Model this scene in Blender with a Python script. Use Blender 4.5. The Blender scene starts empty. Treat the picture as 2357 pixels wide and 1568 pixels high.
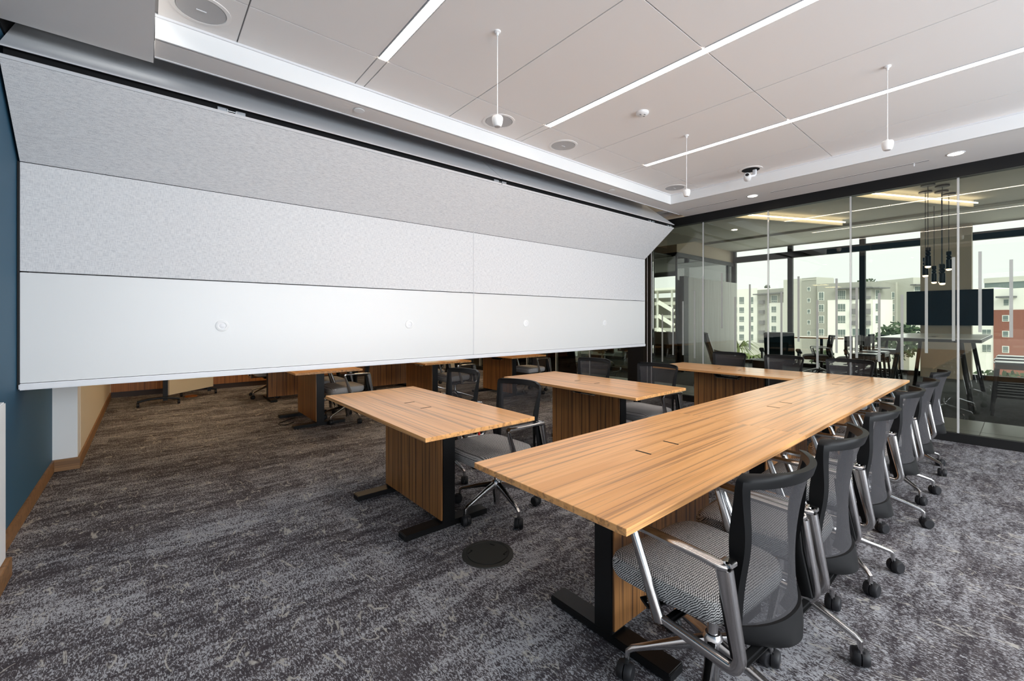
import bpy, bmesh, math, random
from mathutils import Vector, Matrix
random.seed(7)
PI = math.pi
S = bpy.context.scene
C = S.collection

# ------------------------------------------------------------ camera, world, exposure
cam_data = bpy.data.cameras.new('camera'); cam = bpy.data.objects.new('camera', cam_data); C.objects.link(cam)
cam_data.sensor_width = 36.0; cam_data.lens = 15.242; cam_data.shift_y = -(784-735)/2357.0
cam_data.clip_start = 0.05; cam_data.clip_end = 500
cam.location = (0, 0, 1.36)
YAW = math.radians(49.86)                       # view direction in the XY plane, from +X
cam.rotation_euler = (PI/2, 0, YAW-PI/2)
S.camera = cam
w = bpy.data.worlds.new('sky'); S.world = w; w.use_nodes = True
bg = w.node_tree.nodes['Background']; bg.inputs[0].default_value = (0.90, 0.93, 0.91, 1); bg.inputs[1].default_value = 1.0
S.view_settings.view_transform = 'Standard'; S.view_settings.look = 'None'
S.view_settings.gamma = 1; S.view_settings.use_curve_mapping = False
S.view_settings.exposure = 0.46
S.cycles.max_bounces = 8; S.cycles.transparent_max_bounces = 24; S.cycles.diffuse_bounces = 4
S.cycles.glossy_bounces = 4; S.cycles.caustics_reflective = False; S.cycles.caustics_refractive = False
S.cycles.use_denoising = True
S.cycles.sample_clamp_indirect = 6.0
def area(name, loc, rot, sx, sy, power, col):
    l = bpy.data.lights.new(name, 'AREA'); l.shape = 'RECTANGLE'; l.size = sx; l.size_y = sy; l.energy = power; l.color = col
    o = bpy.data.objects.new(name, l); C.objects.link(o); o.location = loc; o.rotation_euler = rot; return o
# daylight through the exterior windows behind the camera (room side) and at the lobby's window wall
area('daylight_room_windows', (3.2, -4.55, 1.7), (PI/2, 0, 0), 7.0, 2.5, 400, (0.86, 0.93, 1.0))
area('daylight_lobby_windows', (14.2, 2.6, 1.8), (PI/2, 0, PI/2), 6.5, 3.0, 60, (0.93, 1.0, 0.95))
sun = bpy.data.lights.new('facade_fill_sun', 'SUN'); sun.energy = 2.3; sun.angle = 0.8; sun.color = (1, 0.98, 0.93)  # soft sun added to brighten the building facades outside
suno = bpy.data.objects.new('facade_fill_sun', sun); C.objects.link(suno); suno.rotation_euler = (0.35, -0.75, 0.25)

# ------------------------------------------------------------ materials
def nt(m): return m.node_tree.nodes, m.node_tree.links
def mat(name, col, rough=0.5, metal=0.0, spec=0.5, emit=None, es=0):
    m = bpy.data.materials.new(name); m.use_nodes = True
    b = m.node_tree.nodes['Principled BSDF']
    b.inputs['Base Color'].default_value = (*col, 1); b.inputs['Roughness'].default_value = rough
    b.inputs['Metallic'].default_value = metal; b.inputs['Specular IOR Level'].default_value = spec
    if emit: b.inputs['Emission Color'].default_value = (*emit, 1); b.inputs['Emission Strength'].default_value = es
    return m
def tex(m, kind, scale=(1,1,1), rot=(0,0,0), coord='Object', **kw):
    n, l = nt(m)
    tc = n.new('ShaderNodeTexCoord'); mp = n.new('ShaderNodeMapping')
    mp.inputs['Scale'].default_value = scale; mp.inputs['Rotation'].default_value = rot
    t = n.new(kind)
    l.new(tc.outputs[coord], mp.inputs['Vector']); l.new(mp.outputs[0], t.inputs['Vector'])
    for k, v in kw.items():
        if k in t.inputs: t.inputs[k].default_value = v
        else: setattr(t, k, v)
    return t
def ramp(m, src, stops, interp='LINEAR'):
    n, l = nt(m); r = n.new('ShaderNodeValToRGB'); r.color_ramp.interpolation = interp
    e = r.color_ramp.elements
    while len(e) < len(stops): e.new(0.5)
    for i, (p, c) in enumerate(stops):
        e[i].position = p; e[i].color = (*c, 1) if len(c) == 3 else c
    l.new(src, r.inputs[0]); return r
def mixc(m, f, a, b, mode='MIX'):
    n, l = nt(m); x = n.new('ShaderNodeMix'); x.data_type = 'RGBA'; x.blend_type = mode
    for i, v in ((0, f), (6, a), (7, b)):
        if isinstance(v, (int, float)): x.inputs[i].default_value = v
        elif isinstance(v, tuple): x.inputs[i].default_value = (*v, 1)
        else: l.new(v, x.inputs[i])
    return x.outputs[2]
def math_(m, op, a, b=None):
    n, l = nt(m); x = n.new('ShaderNodeMath'); x.operation = op; x.use_clamp = op in ('MULTIPLY', 'ADD')
    for i, v in ((0, a), (1, b)):
        if v is None: continue
        if isinstance(v, (int, float)): x.inputs[i].default_value = v
        else: l.new(v, x.inputs[i])
    return x.outputs[0]
def setcol(m, sock): nt(m)[1].new(sock, m.node_tree.nodes['Principled BSDF'].inputs['Base Color'])
def bump(m, h, strength=0.3, dist=0.002):
    n, l = nt(m); b = n.new('ShaderNodeBump'); b.inputs['Strength'].default_value = strength; b.inputs['Distance'].default_value = dist
    l.new(h, b.inputs['Height']); l.new(b.outputs[0], m.node_tree.nodes['Principled BSDF'].inputs['Normal'])

def carpet_mat():
    m = mat('carpet', (0.05, 0.05, 0.05), 0.95, spec=0.1)
    fine = tex(m, 'ShaderNodeTexNoise', (160, 60, 100), Scale=1.0, Detail=3.0, Roughness=0.62, Distortion=1.1)
    big = tex(m, 'ShaderNodeTexNoise', (1.1, 2.3, 1), Scale=1.0, Detail=5.0, Roughness=0.72)
    blk = tex(m, 'ShaderNodeTexNoise', (4.5, 15, 1), Scale=1.0, Detail=3.0, Roughness=0.7)
    bk = tex(m, 'ShaderNodeTexBrick', (1, 1, 1), Scale=1.0)
    for k_, v_ in (('Color1', (0.30,)*3), ('Color2', (0.70,)*3), ('Mortar', (0.5,)*3)): bk.inputs[k_].default_value = (*v_, 1)
    bk.inputs['Mortar Size'].default_value = 0.0; bk.inputs['Brick Width'].default_value = 1.0; bk.inputs['Row Height'].default_value = 0.25; bk.offset = 0.33
    dens0 = math_(m, 'ADD', math_(m, 'MULTIPLY', big.outputs[0], 0.5), math_(m, 'MULTIPLY', blk.outputs[0], 0.5))
    dens = math_(m, 'ADD', math_(m, 'MULTIPLY', dens0, 0.78), math_(m, 'MULTIPLY', bk.outputs[0], 0.22))
    s = math_(m, 'ADD', math_(m, 'MULTIPLY', fine.outputs[0], 0.55), math_(m, 'MULTIPLY', dens, 0.45))
    fl = ramp(m, s, [(0.500, (0, 0, 0)), (0.535, (1, 1, 1))])
    tone = ramp(m, blk.outputs[0], [(0.35, (0.046, 0.040, 0.046)), (0.65, (0.083, 0.074, 0.078))])
    base = mixc(m, fl.outputs[0], tone.outputs[0], (0.365, 0.37, 0.395))
    # sparse long pale squiggles
    wv = tex(m, 'ShaderNodeTexNoise', (6.5, 2.6, 1), Scale=1.0, Detail=3.0, Distortion=1.6)
    band = ramp(m, wv.outputs[0], [(0.482, (0, 0, 0)), (0.494, (1, 1, 1)), (0.506, (1, 1, 1)), (0.518, (0, 0, 0))])
    gate = ramp(m, tex(m, 'ShaderNodeTexNoise', (9, 7, 1), Scale=1.0, Detail=2.0).outputs[0], [(0.52, (0, 0, 0)), (0.56, (1, 1, 1))])
    sq = math_(m, 'MULTIPLY', math_(m, 'MULTIPLY', band.outputs[0], gate.outputs[0]), 0.75)
    setcol(m, mixc(m, sq, base, (0.46, 0.44, 0.40)))
    bump(m, fine.outputs[0], 0.6, 0.004)
    return m
def wood_mat(name, light, mid, dark, axis='X', stripe=1.0, rough=0.33, dk=0.75):
    m = mat(name, mid, rough, spec=0.55)
    sc = {'X': (0.55, 46, 46), 'Z': (60, 60, 0.6)}[axis]
    sc2 = {'X': (0.45, 12, 12), 'Z': (12, 12, 0.35)}[axis]
    a = tex(m, 'ShaderNodeTexNoise', sc, Scale=stripe, Detail=4.0, Roughness=0.6, Distortion=0.55)
    b = tex(m, 'ShaderNodeTexNoise', sc2, Scale=stripe, Detail=3.0, Roughness=0.5, Distortion=0.5)
    r = ramp(m, b.outputs[0], [(0.35, mid), (0.5, light), (0.62, mid)])
    d = ramp(m, a.outputs[0], [(0.51, (0, 0, 0)), (0.62, (1, 1, 1))])
    f = math_(m, 'MULTIPLY', d.outputs[0], dk)
    fin = tex(m, 'ShaderNodeTexNoise', tuple(x*5 for x in sc), Scale=1.0, Detail=2.0)
    c = mixc(m, f, r.outputs[0], dark)
    setcol(m, mixc(m, math_(m, 'MULTIPLY', fin.outputs[0], 0.22), c, mid))
    return m
def glass_mat(name, tint, ior=1.5, gl=1.0, rough=0.0):
    m = bpy.data.materials.new(name); m.use_nodes = True; n, l = nt(m); n.clear()
    out = n.new('ShaderNodeOutputMaterial'); t = n.new('ShaderNodeBsdfTransparent'); g = n.new('ShaderNodeBsdfGlossy')
    t.inputs[0].default_value = (*tint, 1); g.inputs['Roughness'].default_value = rough; g.inputs['Color'].default_value = (gl, gl, gl*0.97, 1)
    f = n.new('ShaderNodeFresnel'); f.inputs[0].default_value = ior; mx = n.new('ShaderNodeMixShader')
    l.new(f.outputs[0], mx.inputs[0]); l.new(t.outputs[0], mx.inputs[1]); l.new(g.outputs[0], mx.inputs[2]); l.new(mx.outputs[0], out.inputs[0])
    return m
def mesh_fabric(name, col, see):
    m = mat(name, col, 0.75, spec=0.25); n, l = nt(m); b = n['Principled BSDF']; out = n['Material Output']
    t = n.new('ShaderNodeBsdfTransparent'); mx = n.new('ShaderNodeMixShader'); mx.inputs[0].default_value = see
    l.new(b.outputs[0], mx.inputs[1]); l.new(t.outputs[0], mx.inputs[2]); l.new(mx.outputs[0], out.inputs[0]); return m
def tweed_mat():
    m = mat('tweed', (0.3, 0.3, 0.3), 0.9, spec=0.15)
    n, l = nt(m); tc = n.new('ShaderNodeTexCoord'); sp = n.new('ShaderNodeSeparateXYZ'); l.new(tc.outputs['Object'], sp.inputs[0])
    def M(op, a, b=None, c=None):
        x = n.new('ShaderNodeMath'); x.operation = op
        for i, v in enumerate((a, b, c)):
            if v is None: continue
            if isinstance(v, (int, float)): x.inputs[i].default_value = v
            else: l.new(v, x.inputs[i])
        return x.outputs[0]
    yz = M('ADD', sp.outputs[1], sp.outputs[2])
    zig = M('PINGPONG', sp.outputs[0], 0.0045)          # herringbone zig-zag rows
    r = M('SINE', M('MULTIPLY', M('ADD', yz, zig), 2*PI/0.0085))
    ns = tex(m, 'ShaderNodeTexNoise', (260, 260, 260), Scale=1.0, Detail=2.0)
    v = M('ADD', M('MULTIPLY', r, 0.28), ns.outputs[0])
    rr = ramp(m, v, [(0.33, (0.055, 0.053, 0.055)), (0.48, (0.31, 0.305, 0.305)), (0.68, (0.78, 0.77, 0.76))])
    setcol(m, rr.outputs[0]); bump(m, v, 0.5, 0.002); return m
def fabric_panel_mat():
    m = mat('woven_fabric', (0.6, 0.6, 0.6), 0.95, spec=0.1)
    a = tex(m, 'ShaderNodeTexNoise', (30, 30, 260), Scale=1.0, Detail=3.0)
    b = tex(m, 'ShaderNodeTexNoise', (260, 260, 30), Scale=1.0, Detail=3.0)
    s = math_(m, 'ADD', math_(m, 'MULTIPLY', a.outputs[0], 0.5), math_(m, 'MULTIPLY', b.outputs[0], 0.5))
    setcol(m, ramp(m, s, [(0.36, (0.55, 0.55, 0.57)), (0.56, (0.76, 0.755, 0.76))]).outputs[0]); bump(m, s, 0.25, 0.002)
    return m

M = {}
M['carpet'] = carpet_mat()
M['top'] = wood_mat('desk_laminate', (0.84, 0.445, 0.175), (0.71, 0.345, 0.12), (0.27, 0.13, 0.06), 'X', 1.0, 0.30, 0.7)
M['edge'] = wood_mat('desk_edge', (0.66, 0.34, 0.125), (0.56, 0.27, 0.09), (0.40, 0.19, 0.07), 'X', 1.0, 0.4)
M['panelwood'] = wood_mat('panel_laminate', (0.42, 0.19, 0.06), (0.27, 0.115, 0.035), (0.06, 0.028, 0.014), 'Z', 1.0, 0.42, 0.9)
M['cabwood'] = wood_mat('cabinet_laminate', (0.42, 0.17, 0.04), (0.32, 0.12, 0.03), (0.10, 0.04, 0.012), 'Z', 1.0, 0.45)
M['trimwood'] = wood_mat('skirting_wood', (0.30, 0.15, 0.055), (0.24, 0.115, 0.04), (0.12, 0.055, 0.02), 'X', 0.7, 0.45)
M['greywood'] = wood_mat('grey_laminate', (0.42, 0.41, 0.37), (0.37, 0.36, 0.32), (0.27, 0.26, 0.23), 'Z', 1.0, 0.5)
M['white'] = mat('white_paint', (0.86, 0.86, 0.86), 0.6)
M['ceil'] = mat('ceiling_tile', (0.90, 0.87, 0.85), 0.85, spec=0.2)
M['soffit'] = mat('soffit_paint', (0.80, 0.77, 0.75), 0.7, spec=0.3)
M['groove'] = mat('ceiling_groove', (0.25, 0.24, 0.24), 0.7)
M['blue'] = mat('blue_wall_paint', (0.022, 0.095, 0.165), 0.6)
M['cream'] = mat('cream_wall_paint', (0.72, 0.64, 0.50), 0.7)
M['beige'] = mat('beige_wall_paint', (0.56, 0.46, 0.35), 0.7)
M['black'] = mat('black_metal', (0.005, 0.005, 0.0055), 0.42, spec=0.3)
M['blackm'] = mat('matt_black', (0.008, 0.008, 0.009), 0.8, spec=0.2)
M['bronze'] = mat('dark_bronze_frame', (0.009, 0.0088, 0.009), 0.5, spec=0.25)
M['plastic'] = mat('black_plastic', (0.008, 0.008, 0.0085), 0.5, spec=0.16)
M['rubber'] = mat('dark_caster_rubber', (0.014, 0.014, 0.016), 0.5, spec=0.3)
M['chrome'] = mat('polished_aluminium', (0.50, 0.49, 0.49), 0.20, metal=1.0)
M['steel'] = mat('zinc_hinge', (0.55, 0.6, 0.66), 0.3, metal=1.0)
M['back'] = mesh_fabric('back_mesh', (0.052, 0.050, 0.054), 0.36)
M['tweed'] = tweed_mat()
M['fabric'] = fabric_panel_mat()
M['board'] = mat('white_board_laminate', (0.74, 0.74, 0.735), 0.35)
M['rail'] = mat('white_aluminium', (0.78, 0.78, 0.80), 0.35)
M['greypanel'] = mat('grey_steel_panel', (0.68, 0.69, 0.72), 0.35)
M['glass'] = glass_mat('partition_glass', (0.935, 0.955, 0.925), 1.5)
M['glass2'] = glass_mat('window_glass', (0.985, 0.995, 0.985), 1.4)
M['frost'] = mesh_fabric('frosted_film', (0.46, 0.47, 0.44), 0.25)
M['acryl'] = mesh_fabric('clear_joint', (0.80, 0.80, 0.79), 0.45)
M['tile'] = mat('grey_floor_tile', (0.42, 0.43, 0.40), 0.35)
M['lobbycarpet'] = mat('dark_lobby_carpet', (0.03, 0.032, 0.032), 0.95)
M['lobbyceil'] = mat('lobby_ceiling_paint', (0.46, 0.44, 0.37), 0.8)
M['led'] = mat('led_diffuser', (0.9, 0.9, 0.9), 0.5, emit=(1.0, 0.86, 0.74), es=16.0)
M['down'] = mat('downlight_lens', (0.9, 0.9, 0.9), 0.5, emit=(1.0, 0.85, 0.62), es=14.0)
M['cove'] = mat('cove_led', (0.9, 0.9, 0.9), 0.5, emit=(1.0, 0.80, 0.55), es=8.0)
M['bulb'] = mat('warm_bulb', (0.9, 0.9, 0.9), 0.5, emit=(1.0, 0.62, 0.30), es=12.0)
M['warmled'] = mat('warm_back_light', (0.9, 0.9, 0.9), 0.5, emit=(1.0, 0.72, 0.42), es=11.0)
M['leather'] = mat('black_leather', (0.020, 0.022, 0.023), 0.40)
M['teal'] = mat('dark_teal_leather', (0.010, 0.022, 0.026), 0.40)
M['darkwood'] = mat('dark_walnut', (0.055, 0.028, 0.015), 0.45)
M['stone'] = mat('pale_counter', (0.62, 0.61, 0.57), 0.25)
M['speaker'] = mat('speaker_grille', (0.50, 0.49, 0.49), 0.7)
M['lens'] = mat('camera_lens', (0.01, 0.01, 0.012), 0.1)
M['screen'] = mat('dark_screen', (0.006,0.006,0.007), 0.35, spec=0.25)
M['glyph'] = mat('white_symbol', (0.8, 0.85, 0.9), 0.5)
M['red'] = mat('red_plug', (0.6, 0.03, 0.02), 0.4)
M['green'] = mat('green_plug', (0.02, 0.25, 0.08), 0.4)

# ------------------------------------------------------------ mesh helpers
class MB:
    def __init__(s): s.v = []; s.f = []
    def add(s, vs, fs):
        o = len(s.v); s.v += [tuple(p) for p in vs]; s.f += [tuple(o+i for i in f) for f in fs]; return s
    def box(s, x0, x1, y0, y1, z0, z1):
        return s.add([(x0,y0,z0),(x1,y0,z0),(x1,y1,z0),(x0,y1,z0),(x0,y0,z1),(x1,y0,z1),(x1,y1,z1),(x0,y1,z1)],
                     [(0,3,2,1),(4,5,6,7),(0,1,5,4),(1,2,6,5),(2,3,7,6),(3,0,4,7)])
    def prism(s, pts, z0, z1):
        n = len(pts)
        return s.add([(x,y,z0) for x,y in pts]+[(x,y,z1) for x,y in pts],
                     [tuple(range(n))[::-1], tuple(range(n,2*n))]+[(i,(i+1)%n,n+(i+1)%n,n+i) for i in range(n)])
    def profile_x(s, pts, x0, x1):           # pts in (y,z), extruded along X
        n = len(pts)
        return s.add([(x0,y,z) for y,z in pts]+[(x1,y,z) for y,z in pts],
                     [tuple(range(n))[::-1], tuple(range(n,2*n))]+[(i,(i+1)%n,n+(i+1)%n,n+i) for i in range(n)])
    def lathe(s, prof, c=(0,0,0), seg=24, axis='Z'):
        vs = []; fs = []; n = len(prof)
        for r, z in prof:
            for k in range(seg):
                a = 2*PI*k/seg; p = (r*math.cos(a), r*math.sin(a), z)
                if axis == 'X': p = (p[2], p[0], p[1])
                if axis == 'Y': p = (p[0], p[2], p[1])
                vs.append((c[0]+p[0], c[1]+p[1], c[2]+p[2]))
        for i in range(n-1):
            for k in range(seg):
                fs.append((i*seg+k, i*seg+(k+1)%seg, (i+1)*seg+(k+1)%seg, (i+1)*seg+k))
        fs.append(tuple(range(seg))[::-1]); fs.append(tuple((n-1)*seg+k for k in range(seg)))
        return s.add(vs, fs)
    def sweep(s, path, halves, ref=(1,0,0), k=10, sq=0.6):
        # rounded-rectangle section swept along a polyline; halves = (half along ref, half across) per point
        P = [Vector(p) for p in path]; R = Vector(ref).normalized(); vs = []; fs = []
        if isinstance(halves[0], (int, float)): halves = [halves]*len(P)
        for i, p in enumerate(P):
            t = (P[min(i+1, len(P)-1)]-P[max(i-1, 0)]).normalized()
            side = (R-t*R.dot(t)); side = side.normalized() if side.length > 1e-4 else Vector((0,1,0)); nn = side.cross(t)
            a, b = halves[i]
            for j in range(k):
                an = 2*PI*(j+0.5)/k; cx, cy = math.cos(an), math.sin(an)
                x = math.copysign(abs(cx)**sq, cx)*a; y = math.copysign(abs(cy)**sq, cy)*b
                vs.append(p+side*x+nn*y)
        for i in range(len(P)-1):
            for j in range(k): fs.append((i*k+j, i*k+(j+1)%k, (i+1)*k+(j+1)%k, (i+1)*k+j))
        fs.append(tuple(range(k))[::-1]); fs.append(tuple((len(P)-1)*k+j for j in range(k)))
        return s.add(vs, fs)
    def tube(s, path, r, k=8): return s.sweep(path, (r, r), (0.3, 0.5, 0.8), k, 1.0)
def smoothpath(pts, n=6):
    P = [Vector(p) for p in pts]; out = []
    for i in range(len(P)-1):
        p0 = P[max(i-1,0)]; p1 = P[i]; p2 = P[i+1]; p3 = P[min(i+2,len(P)-1)]
        for j in range(n):
            t = j/n; out.append(0.5*((2*p1)+(-p0+p2)*t+(2*p0-5*p1+4*p2-p3)*t*t+(-p0+3*p1-3*p2+p3)*t**3))
    out.append(P[-1]); return out
def fillet(pts, r=0.02, n=5):
    P = [Vector(p) for p in pts]; out = [P[0]]
    for i in range(1, len(P)-1):
        a = (P[i-1]-P[i]); b = (P[i+1]-P[i]); ra = min(r, a.length*0.45, b.length*0.45)
        A = P[i]+a.normalized()*ra; B = P[i]+b.normalized()*ra
        for j in range(n+1):
            t = j/n; out.append(A*(1-t)**2+P[i]*2*t*(1-t)+B*t*t)
    out.append(P[-1]); return out
def link(name, me, m, parent=None, smooth=False, bevel=0, seg=2, angle=40):
    o = bpy.data.objects.new(name, me); C.objects.link(o)
    if m is not None:
        for x in (m if isinstance(m, (list, tuple)) else [m]): me.materials.append(x)
    if parent is not None: o.parent = parent
    return o
def obj(name, mb, m, parent=None, smooth=False, bevel=0.0, seg=2, sub=0, mats=None):
    me = bpy.data.meshes.new(name); me.from_pydata(mb.v, [], mb.f)
    bm = bmesh.new(); bm.from_mesh(me); bmesh.ops.recalc_face_normals(bm, faces=bm.faces)
    if bevel > 0:
        es = [e for e in bm.edges if len(e.link_faces) == 2 and e.calc_face_angle(0) > 0.6]
        bmesh.ops.bevel(bm, geom=es, offset=bevel, segments=seg, affect='EDGES', clamp_overlap=True)
    for f in bm.faces: f.smooth = smooth
    if smooth:
        for e in bm.edges: e.smooth = e.calc_face_angle(0) < 0.75 if len(e.link_faces) == 2 else True
    bm.to_mesh(me); bm.free()
    o = bpy.data.objects.new(name, me); C.objects.link(o)
    me.materials.append(m if m else M['white'])
    if mats: [me.materials.append(x) for x in mats]
    if parent is not None: o.parent = parent
    if sub:
        md = o.modifiers.new('sub', 'SUBSURF'); md.levels = sub; md.render_levels = sub
    return o
def tag(o, label=None, cat=None, group=None, kind=None):
    if label: o['label'] = label
    if cat: o['category'] = cat
    if group: o['group'] = group
    if kind: o['kind'] = kind
    return o
def thing(name, loc=(0,0,0), rz=0.0, label=None, cat=None, group=None):
    o = bpy.data.objects.new(name, None); C.objects.link(o); o.location = loc; o.rotation_euler = (0, 0, rz)
    o.empty_display_size = 0.1
    return tag(o, label, cat, group)
def struct(name, mb, m, **k): return tag(obj(name, mb, m, **k), kind='structure')
def kids(o): return [c for c in bpy.data.objects if c.parent == o]
TREE = {}
def dup(o, parent=None):
    if o.name not in TREE: TREE[o.name] = kids(o)
    ch = TREE[o.name]
    c = o.copy(); C.objects.link(c); c.parent = parent
    for k in ch: dup(k, c)
    return c

# ============================================================ room structure
ZT, ZS = 3.20, 3.06            # raised ceiling tray, surrounding soffit
XG = 6.87                      # glass partition to the lobby
struct('floor', MB().box(-1.2, XG-0.03, -4.66, 10.4, -0.12, 0.0), M['carpet'])
# left wall: blue, with a white ledge near the camera and a return towards the second room
struct('wall_left', MB().box(-0.80, -0.64, -4.66, 5.58, 0, 3.4), M['blue'])
struct('wall_left_return', MB().box(-0.80, -0.48, 5.58, 5.80, 0, 3.4), M['white'])
struct('wall_left_far', MB().prism([(-0.80,5.80),(-0.478,5.80),(-0.478,10.2),(-0.80,10.2)], 0, 3.4), M['cream'])
struct('wall_ledge', MB().box(-0.64, -0.565, -4.66, 3.46, 0.10, 0.925), M['white'], bevel=0.006)
struct('baseboard_ledge', MB().box(-0.64, -0.545, -4.66, 3.475, 0.0, 0.10), M['trimwood'], bevel=0.003)
struct('baseboard_left', MB().box(-0.64, -0.625, 3.476, 5.565, 0, 0.105), M['trimwood'], bevel=0.002)
struct('baseboard_return', MB().box(-0.64, -0.463, 5.562, 5.58, 0, 0.105), M['trimwood'], bevel=0.002)
struct('baseboard_left_far', MB().box(-0.478, -0.462, 5.58, 10.1, 0, 0.105), M['trimwood'], bevel=0.002)
struct('wall_back', MB().box(-0.8, XG, 10.4, 10.6, 0, 3.4), M['cream'])
# exterior window wall behind the camera
wb = MB(); wb.box(-0.8, XG, -4.86, -4.68, 0, 0.35); wb.box(-0.8, XG, -4.86, -4.68, 2.95, 3.4)
struct('wall_front', wb, M['white'])
fr = MB()
for i in range(6): x = -0.3+i*1.42; fr.box(x-0.04, x+0.04, -4.84, -4.72, 0.35, 2.95)
fr.box(-0.8, XG, -4.84, -4.72, 0.35, 0.42); fr.box(-0.8, XG, -4.84, -4.72, 2.88, 2.95)
struct('window_front', fr, M['bronze'])
struct('window_front_pane', MB().box(-0.8, XG, -4.775, -4.765, 0.42, 2.88), M['glass2'])

# ---- raised ceiling: big tiles with fine grooves
gx = [-0.36, 0.46, 1.28, 2.10, 2.925, 3.75, 4.565, 5.39]
gy = [-4.71, -3.18, -1.65, -0.12, 1.415, 2.94, 3.39]
lightx = (1.28, 2.925, 4.565)
xs = []
x0 = 0.05; edges = []
for g in gx:
    if g < 0.1: continue
    if g in lightx: edges.append((g-0.037, g+0.037))
    else: edges.append((g, g))
spans = []; a = x0
for e0, e1 in edges:
    spans.append((a, e0)); a = e1
    if e1 > e0: spans.append((e0, e1))
spans.append((a, 5.93))
cb = MB()
for (sx0, sx1) in spans:
    for j in range(len(gy)-1):
        isl = abs((sx1-sx0)-0.074) < 0.01
        if isl and j < 5: continue
        cb.box(sx0+0.004, sx1-0.004, gy[j]+0.004, gy[j+1]-0.004, ZT, ZT+0.02)
cl = struct('ceiling', cb, M['ceil'])
struct('ceiling_grid', MB().box(0.03, 5.95, -4.66, 3.41, ZT+0.012, ZT+0.03), M['groove'])
# fascia and soffits
struct('trim_fascia', MB().box(0.04, 5.95, 3.39, 3.41, ZS, ZT+0.02).box(5.93, 5.95, -4.66, 3.39, ZS, ZT+0.02), M['white'])
struct('trim_fascia_bead', MB().box(0.04, 5.93, 3.378, 3.392, ZT-0.014, ZT).box(5.918, 5.932, -4.66, 3.39, ZT-0.014, ZT), M['rail'])
struct('ceiling_soffit_strip', MB().box(0.04, XG, 3.405, 3.63, ZS, ZS+0.04), M['soffit'])
def slots(y0, y1): return MB().box(6.383, 6.397, y0, y1, ZS-0.002, ZS+0.01)
struct('ceiling_soffit_side', MB().box(5.945, XG, -4.66, 3.405, ZS, ZS+0.04), M['soffit'])
struct('ceiling_soffit_low', MB().box(-0.66, 0.035, -4.66, 3.655, ZS-0.035, ZS+0.005), M['soffit'])
struct('trim_slot', MB().box(0.04, 6.62, 3.63, 3.645, ZS-0.004, ZS+0.10), M['rail'])
struct('ceiling_pocket', MB().box(-0.66, 6.62, 3.66, 5.0, 3.72, 3.76).box(-0.66, 6.55, 3.645, 3.665, ZS+0.1, 3.74).box(-0.66, 6.62, 4.98, 5.0, ZS, 3.74), M['blackm'])
struct('ceiling_pocket_side', MB().box(-0.645, -0.630, 3.66, 5.0, 3.03, 3.74), M['blackm'])
struct('ceiling_pocket_end', MB().box(6.55, XG, 3.64, 5.0, ZS+0.06, ZS+0.10), M['soffit'])
struct('ceiling_back_room', MB().box(-0.8, XG, 5.0, 10.4, ZS, ZS+0.04), M['soffit'])
struct('wall_above_glass', MB().box(XG-0.05, XG+0.05, -4.66, 10.4, ZS, 3.9), M['beige'])

# ============================================================ ceiling fixtures
def linear_light(x, y0, y1, label):
    t = thing('linear_ceiling_light', (x, (y0+y1)/2, ZT), 0, label, 'ceiling light', 'linear ceiling lights')
    h = (y1-y0)/2-0.006
    obj('diffuser', MB().box(-0.030, 0.030, -h, h, -0.002, 0.010), M['led'], t)
    obj('trim', MB().box(-0.035, -0.030, -h, h, -0.004, 0.012).box(0.030, 0.035, -h, h, -0.004, 0.012), M['rail'], t)
LL = {(1.28, 4): 'warm white linear light strip at upper left, ending nearest the folding partition panels',
      (2.925, 4): 'far section of the middle light strip, ending beside the round speaker and smoke detector',
      (2.925, 3): 'near section of the middle light strip, running off the top edge of the picture',
      (4.565, 4): 'far section of the light strip closest to the glass wall, behind a microphone',
      (4.565, 3): 'near section of the light strip closest to the glass wall, behind the right microphone cord'}
for x in lightx:
    for j in range(5):
        linear_light(x, gy[j], gy[j+1], LL.get((x, j), 'linear light strip in the raised ceiling behind the viewpoint'))
def ceiling_speaker(x, y, label):
    t = thing('ceiling_speaker', (x, y, ZT), 0, label, 'speaker', 'round ceiling speakers')
    obj('trim_ring', MB().lathe([(0.150,0.0),(0.150,-0.004),(0.128,-0.006),(0.124,0.0)], seg=40), M['ceil'], t, smooth=True)
    obj('grille', MB().lathe([(0.123,0.001),(0.122,-0.005),(0.0,-0.006)], seg=40), M['speaker'], t, smooth=True)
    obj('badge', MB().box(-0.025, 0.025, -0.004, 0.004, -0.009, -0.005), M['rail'], t)
ceiling_speaker(0.25, 3.16, 'largest round ceiling speaker, near the grey dropped panel at upper left')
ceiling_speaker(2.505, 3.16, 'round ceiling speaker directly behind the hanging microphone bulb by the partition')
ceiling_speaker(3.375, 3.16, 'round ceiling speaker just right of the middle light strip end')
ceiling_speaker(5.65, 3.17, 'round ceiling speaker in the far corner of the raised ceiling')
def microphone(x, y, label):
    t = thing('hanging_microphone', (x, y, ZT), 0, label, 'microphone', 'hanging ceiling microphones')
    obj('ceiling_mount', MB().lathe([(0.022,0),(0.020,-0.008),(0.009,-0.014),(0.008,-0.03)], seg=20), M['white'], t, smooth=True)
    obj('cord', MB().tube([(0,0,-0.02),(0,0,-0.545)], 0.0028), M['white'], t)
    obj('capsule', MB().lathe([(0.004,-0.530),(0.012,-0.540),(0.030,-0.545),(0.035,-0.553),(0.036,-0.565),(0.032,-0.590),(0.026,-0.606),(0.022,-0.610)], seg=24), M['white'], t, smooth=True)
    obj('grille', MB().lathe([(0.020,-0.609),(0.018,-0.612)], seg=20), M['speaker'], t)
microphone(1.714, 2.177, 'white pendant microphone hanging between the first two light strips')
microphone(4.13, 2.19, 'white pendant microphone hanging in front of the far corner ceiling speaker')
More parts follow.
